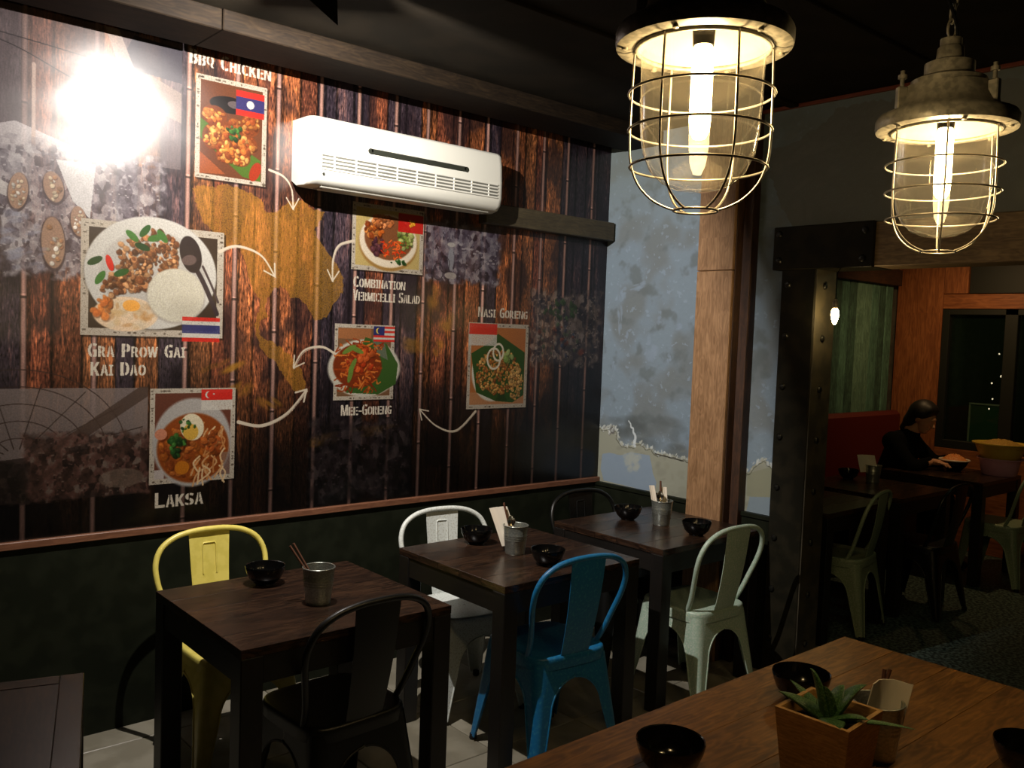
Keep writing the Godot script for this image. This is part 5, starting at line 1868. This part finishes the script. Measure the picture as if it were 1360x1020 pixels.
# ------------------------------------------------------------------ back room furniture
func build_back_furniture() -> void:
	rng.seed = 51
	var t := make_table("dining_table", "dark wooden table nearest the doorway in the back room", 0.74, 0.72, 0.75, [M.table, M.table_b], M.table_dark)
	t.position = Vector3(0.86, 0, -0.93)
	t.set_meta("group", "dark tables in the back room")
	dup(t, "dining_table", "dark wooden table with the black chair in the back room", Vector3(0.86, 0, -1.80), 0.0, "dark tables in the back room")
	dup(t, "dining_table", "dark wooden table at which the person in black sits", Vector3(0.87, 0, -3.02), 0.0, "dark tables in the back room")
	# red upholstered bench against the green boards
	var b := thing("banquette", "dark red upholstered bench along the green board wall in the back room", "bench", Vector3(0.0, 0, -2.0))
	var st := mb()
	cbox(st, Vector3(0.085, 0.79, 0), Vector3(0.11, 0.70, 3.4), 0.03)
	commit("backrest", st, M.vinyl_red, b)
	st = mb()
	cbox(st, Vector3(0.25, 0.41, 0), Vector3(0.44, 0.10, 3.4), 0.03)
	commit("seat", st, M.vinyl_red, b)
	st = mb()
	cbox(st, Vector3(0.23, 0.18, 0), Vector3(0.38, 0.358, 3.4), 0.004)
	commit("plinth", st, M.table_dark, b)
	# table things
	make_bowl(Vector3(0.62, 0.75, -1.92), "glossy black bowl on the back room table by the red bench")
	var c := Vector3(0.80, 0.75, -1.92)
	make_cup(c, "metal cup with a large cream napkin on the back room table")
	var lf := Vector3(-0.655, 0, 0.755)
	napkin(c, lf * 0.03 + Vector3(0, 0.07, 0), -lf * 0.12, lf * 0.03 + Vector3(0, 0.12, 0), 0.016, "large cream napkin fanned out of the back room cup")
	# dish of food before the person
	var d := thing("food_bowl", "pale-rimmed dark bowl heaped with orange food before the person in the back room", "bowl", Vector3(0.84, 0.75, -3.135))
	st = mb()
	lathe(st, [Vector2(0, 0.0), Vector2(0.05, 0.0), Vector2(0.055, 0.008), Vector2(0.085, 0.04), Vector2(0.105, 0.082), Vector2(0.100, 0.082), Vector2(0.06, 0.03), Vector2(0, 0.02)], 32)
	commit("body", st, M.bowl, d)
	st = mb()
	lathe(st, [Vector2(0.098, 0.080), Vector2(0.108, 0.079), Vector2(0.114, 0.086), Vector2(0.110, 0.091), Vector2(0.096, 0.086)], 32)
	commit("rim", st, pm(rgb(224, 208, 188), 0.3), d)
	st = mb()
	var rr := []
	for i in 8:
		var row := []
		for k in 21:
			var an := TAU * k / 20.0
			var r := 0.095 * i / 7.0
			row.append(Vector3(cos(an) * r, 0.082 + 0.055 * (1.0 - pow(i / 7.0, 2.0)) * (0.75 + 0.25 * sin(an * 5.0 + i * 2.0)), sin(an) * r))
		rr.append(row)
	sheet(st, rr, 0.0, true)
	commit("food", st, tm(mottle_tex(91, 0.1, rgb(206, 110, 44), rgb(226, 160, 96), 0.4, 0.6, 128), 0.6, Vector3(6, 6, 6), true), d)
	# two stacked basins with noodles on top
	var lower := thing("plastic_basin", "pinkish lilac plastic basin under the yellow one in the back room", "basin", Vector3(1.125, 0.75, -3.255))
	basin(lower, pm(rgb(206, 150, 178), 0.4), 0.155, 0.115, 0.13, 0.0)
	var upper := thing("plastic_basin", "yellow plastic basin stacked on the lilac one in the back room", "basin", Vector3(1.125, 0.858, -3.255))
	basin(upper, pm(rgb(204, 170, 66), 0.4), 0.19, 0.125, 0.135, 0.0)
	st = mb()
	rr = []
	for i in 8:
		var row := []
		for k in 25:
			var an := TAU * k / 24.0
			var r := 0.172 * i / 7.0
			row.append(Vector3(cos(an) * r, 0.105 + 0.055 * (1.0 - pow(i / 7.0, 2.0)) + 0.008 * sin(an * 7.0 + i * 3.0), sin(an) * r))
		rr.append(row)
	sheet(st, rr, 0.0, true)
	var food := commit("noodle_heap", st, tm(mottle_tex(92, 0.12, rgb(150, 112, 40), rgb(190, 150, 66), 0.4, 0.6, 128), 0.6, Vector3(6, 6, 6), true))
	food.position = upper.position
	tag(food, "heap of yellowish food filling the top basin in the back room", "food")
	# dim ceiling fitting that lights the back room
	var f := thing("ceiling_lamp", "small warm ceiling lamp hidden behind the lintel in the back room", "lamp", Vector3(0.95, CEIL, -2.85))
	st = mb()
	lathe(st, [Vector2(0, -0.29), Vector2(0.02, -0.29), Vector2(0.05, -0.24), Vector2(0.05, -0.2), Vector2(0.01, -0.19), Vector2(0.01, 0), Vector2(0, 0)], 20)
	commit("shade", st, M.black_metal, f)


func basin(o: Node3D, m: Material, r1: float, r0: float, h: float, _y: float) -> void:
	var st := mb()
	lathe(st, [Vector2(0, 0), Vector2(r0, 0), Vector2(r0 + 0.006, 0.006), Vector2(r1 - 0.012, h - 0.012), Vector2(r1 + 0.008, h - 0.008), Vector2(r1 + 0.008, h), Vector2(r1 - 0.006, h), Vector2(r1 - 0.018, h - 0.014), Vector2(r0, 0.009), Vector2(0, 0.008)], 36)
	commit("shell", st, m, o)


# ------------------------------------------------------------------ person
# bones: [from, to, radius at from, radius at to]; joined by a smooth minimum and meshed as surface nets
func nets(st: SurfaceTool, bones: Array, cell: float, k: float) -> void:
	var lo := Vector3(1e9, 1e9, 1e9)
	var hi := -lo
	for b in bones:
		var r := maxf(b[2], b[3]) + cell * 2.0
		for p in [b[0], b[1]]:
			lo = lo.min(p - Vector3(r, r, r)); hi = hi.max(p + Vector3(r, r, r))
	var nx := int((hi.x - lo.x) / cell) + 2
	var ny := int((hi.y - lo.y) / cell) + 2
	var nz := int((hi.z - lo.z) / cell) + 2
	var g := PackedFloat32Array()
	g.resize(nx * ny * nz)
	g.fill(1.0)
	for b in bones:
		var A: Vector3 = b[0]; var B: Vector3 = b[1]
		var ra: float = b[2]; var rb: float = b[3]
		var r := maxf(ra, rb) + k + cell * 2.0
		var l := A.min(B) - Vector3(r, r, r) - lo
		var u := A.max(B) + Vector3(r, r, r) - lo
		var ab := B - A
		var d2 := maxf(ab.length_squared(), 1e-9)
		for x in range(maxi(0, int(l.x / cell)), mini(nx, int(u.x / cell) + 1)):
			for y in range(maxi(0, int(l.y / cell)), mini(ny, int(u.y / cell) + 1)):
				var base := (x * ny + y) * nz
				for z in range(maxi(0, int(l.z / cell)), mini(nz, int(u.z / cell) + 1)):
					var p := lo + Vector3(x, y, z) * cell
					var t := clampf((p - A).dot(ab) / d2, 0.0, 1.0)
					var d := p.distance_to(A + ab * t) - lerpf(ra, rb, t)
					var o := g[base + z]
					var hh := clampf(0.5 + 0.5 * (o - d) / k, 0.0, 1.0)
					g[base + z] = lerpf(o, d, hh) - k * hh * (1.0 - hh)
	var vert := {}
	var pos := []
	var sx := ny * nz
	var corner := [0, sx, nz, sx + nz, 1, sx + 1, nz + 1, sx + nz + 1]
	var off := [Vector3(0, 0, 0), Vector3(1, 0, 0), Vector3(0, 1, 0), Vector3(1, 1, 0), Vector3(0, 0, 1), Vector3(1, 0, 1), Vector3(0, 1, 1), Vector3(1, 1, 1)]
	var edges := [[0, 1], [2, 3], [4, 5], [6, 7], [0, 2], [1, 3], [4, 6], [5, 7], [0, 4], [1, 5], [2, 6], [3, 7]]
	for x in nx - 1:
		for y in ny - 1:
			for z in nz - 1:
				var i := x * sx + y * nz + z
				var v0 := g[i]
				if v0 > cell * 2.0 or v0 < -cell * 2.0:
					continue
				var neg := 0
				for c in 8:
					if g[i + corner[c]] < 0.0: neg += 1
				if neg == 0 or neg == 8:
					continue
				var s := Vector3.ZERO
				var n := 0
				for e in edges:
					var a := g[i + corner[e[0]]]
					var b := g[i + corner[e[1]]]
					if (a < 0.0) != (b < 0.0):
						s += off[e[0]].lerp(off[e[1]], a / (a - b))
						n += 1
				vert[i] = pos.size()
				pos.append(lo + (Vector3(x, y, z) + s / n) * cell)
	var faces := []
	var nrm := []
	for p in pos: nrm.append(Vector3.ZERO)
	for i in vert:
		for ax in [[sx, nz, 1], [nz, 1, sx], [1, sx, nz]]:
			var j: int = i + ax[0]
			if j >= g.size() or (g[i] < 0.0) == (g[j] < 0.0):
				continue
			var q := [i, i - ax[1], i - ax[1] - ax[2], i - ax[2]]
			if not (vert.has(q[1]) and vert.has(q[2]) and vert.has(q[3])):
				continue
			var v := [vert[q[0]], vert[q[1]], vert[q[2]], vert[q[3]]]
			if g[i] < 0.0: v.reverse()
			var nn: Vector3 = (pos[v[2]] - pos[v[0]]).cross(pos[v[3]] - pos[v[1]])
			# outward normal points to growing distance
			var dir := Vector3(1, 0, 0) if ax[0] == sx else Vector3(0, 1, 0) if ax[0] == nz else Vector3(0, 0, 1)
			if g[i] > 0.0: dir = -dir
			if nn.dot(dir) < 0.0: nn = -nn
			for c in v: nrm[c] += nn
			faces.append(v)
	for v in faces:
		var n := [nrm[v[0]].normalized(), nrm[v[1]].normalized(), nrm[v[2]].normalized(), nrm[v[3]].normalized()]
		quad(st, [pos[v[0]], pos[v[1]], pos[v[2]], pos[v[3]]], n, [Vector2.ZERO, Vector2.ZERO, Vector2.ZERO, Vector2.ZERO])


func build_person() -> void:
	# sits on the red bench, leans over the table, looks down at the bowl (towards +x)
	var O := Vector3(0.36, 0, -3.02)
	var st := mb()
	var hip := Vector3(0.0, 0.55, 0)
	var chest := Vector3(0.13, 0.90, 0)
	var neck := Vector3(0.20, 1.045, 0)
	var head := Vector3(0.275, 1.145, 0)
	var body := [
		[hip + Vector3(0, 0, -0.07), hip + Vector3(0, 0, 0.07), 0.105, 0.105], [hip, chest, 0.10, 0.11],
		[chest + Vector3(-0.02, 0.05, -0.135), chest + Vector3(-0.02, 0.05, 0.135), 0.062, 0.062], [chest, neck, 0.08, 0.05], [neck, head + Vector3(-0.02, -0.03, 0), 0.048, 0.05],
	]
	for s in [-1.0, 1.0]:
		var sh := chest + Vector3(-0.02, 0.05, 0.165 * s)
		var el := chest + Vector3(0.17, -0.13, 0.20 * s)
		var wr := Vector3(0.37, 0.815, -0.115 + 0.14 * s)
		body.append([sh, el, 0.05, 0.04]); body.append([el, wr, 0.038, 0.027])
		var kn := Vector3(0.43, 0.52, 0.10 * s)
		var an := Vector3(0.46, 0.09, 0.10 * s)
		body.append([hip + Vector3(0, -0.02, 0.085 * s), kn, 0.085, 0.058]); body.append([kn, an, 0.056, 0.038])
	nets(st, body, 0.016, 0.03)
	# head turned down: face towards +x and below
	var tilt := Basis(Vector3(0, 0, 1), -0.42)
	var hb := []
	for q in [
		[Vector3(-0.018, 0.035, -0.016), Vector3(-0.018, 0.035, 0.016), 0.083, 0.083], [Vector3(0.02, 0.0, 0), Vector3(0.028, -0.055, 0), 0.068, 0.052], [Vector3(0.045, -0.085, -0.01), Vector3(0.045, -0.085, 0.01), 0.028, 0.028],
		[Vector3(0.078, -0.002, 0), Vector3(0.100, -0.030, 0), 0.008, 0.013], [Vector3(0.075, -0.058, -0.014), Vector3(0.075, -0.058, 0.014), 0.009, 0.009], [Vector3(0.066, 0.018, -0.03), Vector3(0.066, 0.018, 0.03), 0.014, 0.014],
		[Vector3(-0.005, 0.0, -0.078), Vector3(-0.012, -0.028, -0.076), 0.014, 0.009], [Vector3(-0.005, 0.0, 0.078), Vector3(-0.012, -0.028, 0.076), 0.014, 0.009],
		[Vector3(0.030, -0.025, -0.036), Vector3(0.030, -0.025, 0.036), 0.03, 0.03], [Vector3(-0.03, -0.05, 0), Vector3(-0.05, -0.12, 0), 0.05, 0.05],
	]:
		hb.append([head + tilt * q[0], head + tilt * q[1], q[2], q[3]])
	nets(st, hb, 0.006, 0.014)
	# hands: palm, four fingers, thumb, held round the bowl
	for s in [-1.0, 1.0]:
		var w := Vector3(0.37, 0.815, -0.115 + 0.14 * s)
		var f := Vector3(0.98, -0.02, -0.08 * s).normalized()
		var side := f.cross(Vector3.UP).normalized()
		var hand := [[w, w + f * 0.05, 0.024, 0.022], [w + f * 0.055 - side * 0.026, w + f * 0.055 + side * 0.026, 0.015, 0.015], [w + f * 0.02, w + f * 0.06, 0.022, 0.018]]
		for k in 4:
			var b := w + f * 0.068 + side * (k - 1.5) * 0.019
			var ln: float = [0.036, 0.042, 0.040, 0.031][k]
			var m := b + f * ln + Vector3(0, -0.006, 0)
			hand.append([b, m, 0.0085, 0.008])
			hand.append([m, m + (f * 0.75 + Vector3(0, -0.6, 0)).normalized() * ln * 0.85, 0.008, 0.0065])
		var tb: Vector3 = w + f * 0.025 - side * 0.026 * s
		hand.append([tb, tb + f * 0.03 - side * 0.022 * s, 0.0115, 0.0095])
		hand.append([tb + f * 0.03 - side * 0.022 * s, tb + f * 0.06 - side * 0.022 * s + Vector3(0, -0.01, 0), 0.009, 0.0075])
		nets(st, hand, 0.004, 0.006)
	var p := commit("person", st, pm(rgb(196, 142, 108), 0.55))
	p.position = O
	tag(p, "person with dark hair in black, bent over a bowl at the back room table", "person")
	# jacket
	st = mb()
	var jk := [
		[hip + Vector3(0, 0.02, -0.075), hip + Vector3(0, 0.02, 0.075), 0.125, 0.125], [hip, chest, 0.12, 0.132],
		[chest + Vector3(-0.02, 0.05, -0.14), chest + Vector3(-0.02, 0.05, 0.14), 0.078, 0.078], [chest, neck + Vector3(-0.01, -0.03, 0), 0.10, 0.064],
	]
	for s in [-1.0, 1.0]:
		var sh := chest + Vector3(-0.02, 0.05, 0.165 * s)
		var el := chest + Vector3(0.17, -0.13, 0.20 * s)
		var wr := Vector3(0.35, 0.813, -0.108 + 0.14 * s)
		jk.append([sh, el, 0.066, 0.055]); jk.append([el, wr, 0.052, 0.038])
	nets(st, jk, 0.016, 0.03)
	commit("jacket", st, pm(rgb(7, 7, 8), 0.9, 0.0, 0.2), p)
	st = mb()
	var tr := [[hip + Vector3(0, -0.02, -0.07), hip + Vector3(0, -0.02, 0.07), 0.118, 0.118]]
	for s in [-1.0, 1.0]:
		var kn := Vector3(0.43, 0.52, 0.10 * s)
		tr.append([hip + Vector3(0, -0.02, 0.085 * s), kn, 0.097, 0.068]); tr.append([kn, Vector3(0.46, 0.10, 0.10 * s), 0.066, 0.05])
	nets(st, tr, 0.018, 0.03)
	commit("trousers", st, pm(rgb(10, 10, 13), 0.9, 0.0, 0.2), p)
	for s in [-1.0, 1.0]:
		st = mb()
		nets(st, [[Vector3(0.45, 0.045, 0.10 * s), Vector3(0.60, 0.035, 0.10 * s), 0.044, 0.034], [Vector3(0.46, 0.08, 0.10 * s), Vector3(0.46, 0.05, 0.10 * s), 0.04, 0.043]], 0.012, 0.02)
		commit("shoe", st, pm(rgb(20, 18, 16), 0.5), p)
	# hair drawn back over the crown and down the nape
	st = mb()
	var hr := []
	for q in [[Vector3(-0.028, 0.048, -0.018), Vector3(-0.028, 0.048, 0.018), 0.092, 0.092], [Vector3(-0.055, 0.02, -0.02), Vector3(-0.075, -0.06, -0.02), 0.07, 0.055], [Vector3(-0.055, 0.02, 0.02), Vector3(-0.075, -0.06, 0.02), 0.07, 0.055], [Vector3(0.025, 0.085, -0.04), Vector3(0.025, 0.085, 0.04), 0.036, 0.036], [Vector3(-0.08, -0.06, 0), Vector3(-0.10, -0.14, 0), 0.05, 0.035]]:
		hr.append([head + tilt * q[0], head + tilt * q[1], q[2], q[3]])
	nets(st, hr, 0.008, 0.02)
	commit("hair", st, pm(rgb(20, 14, 11), 0.55), p)
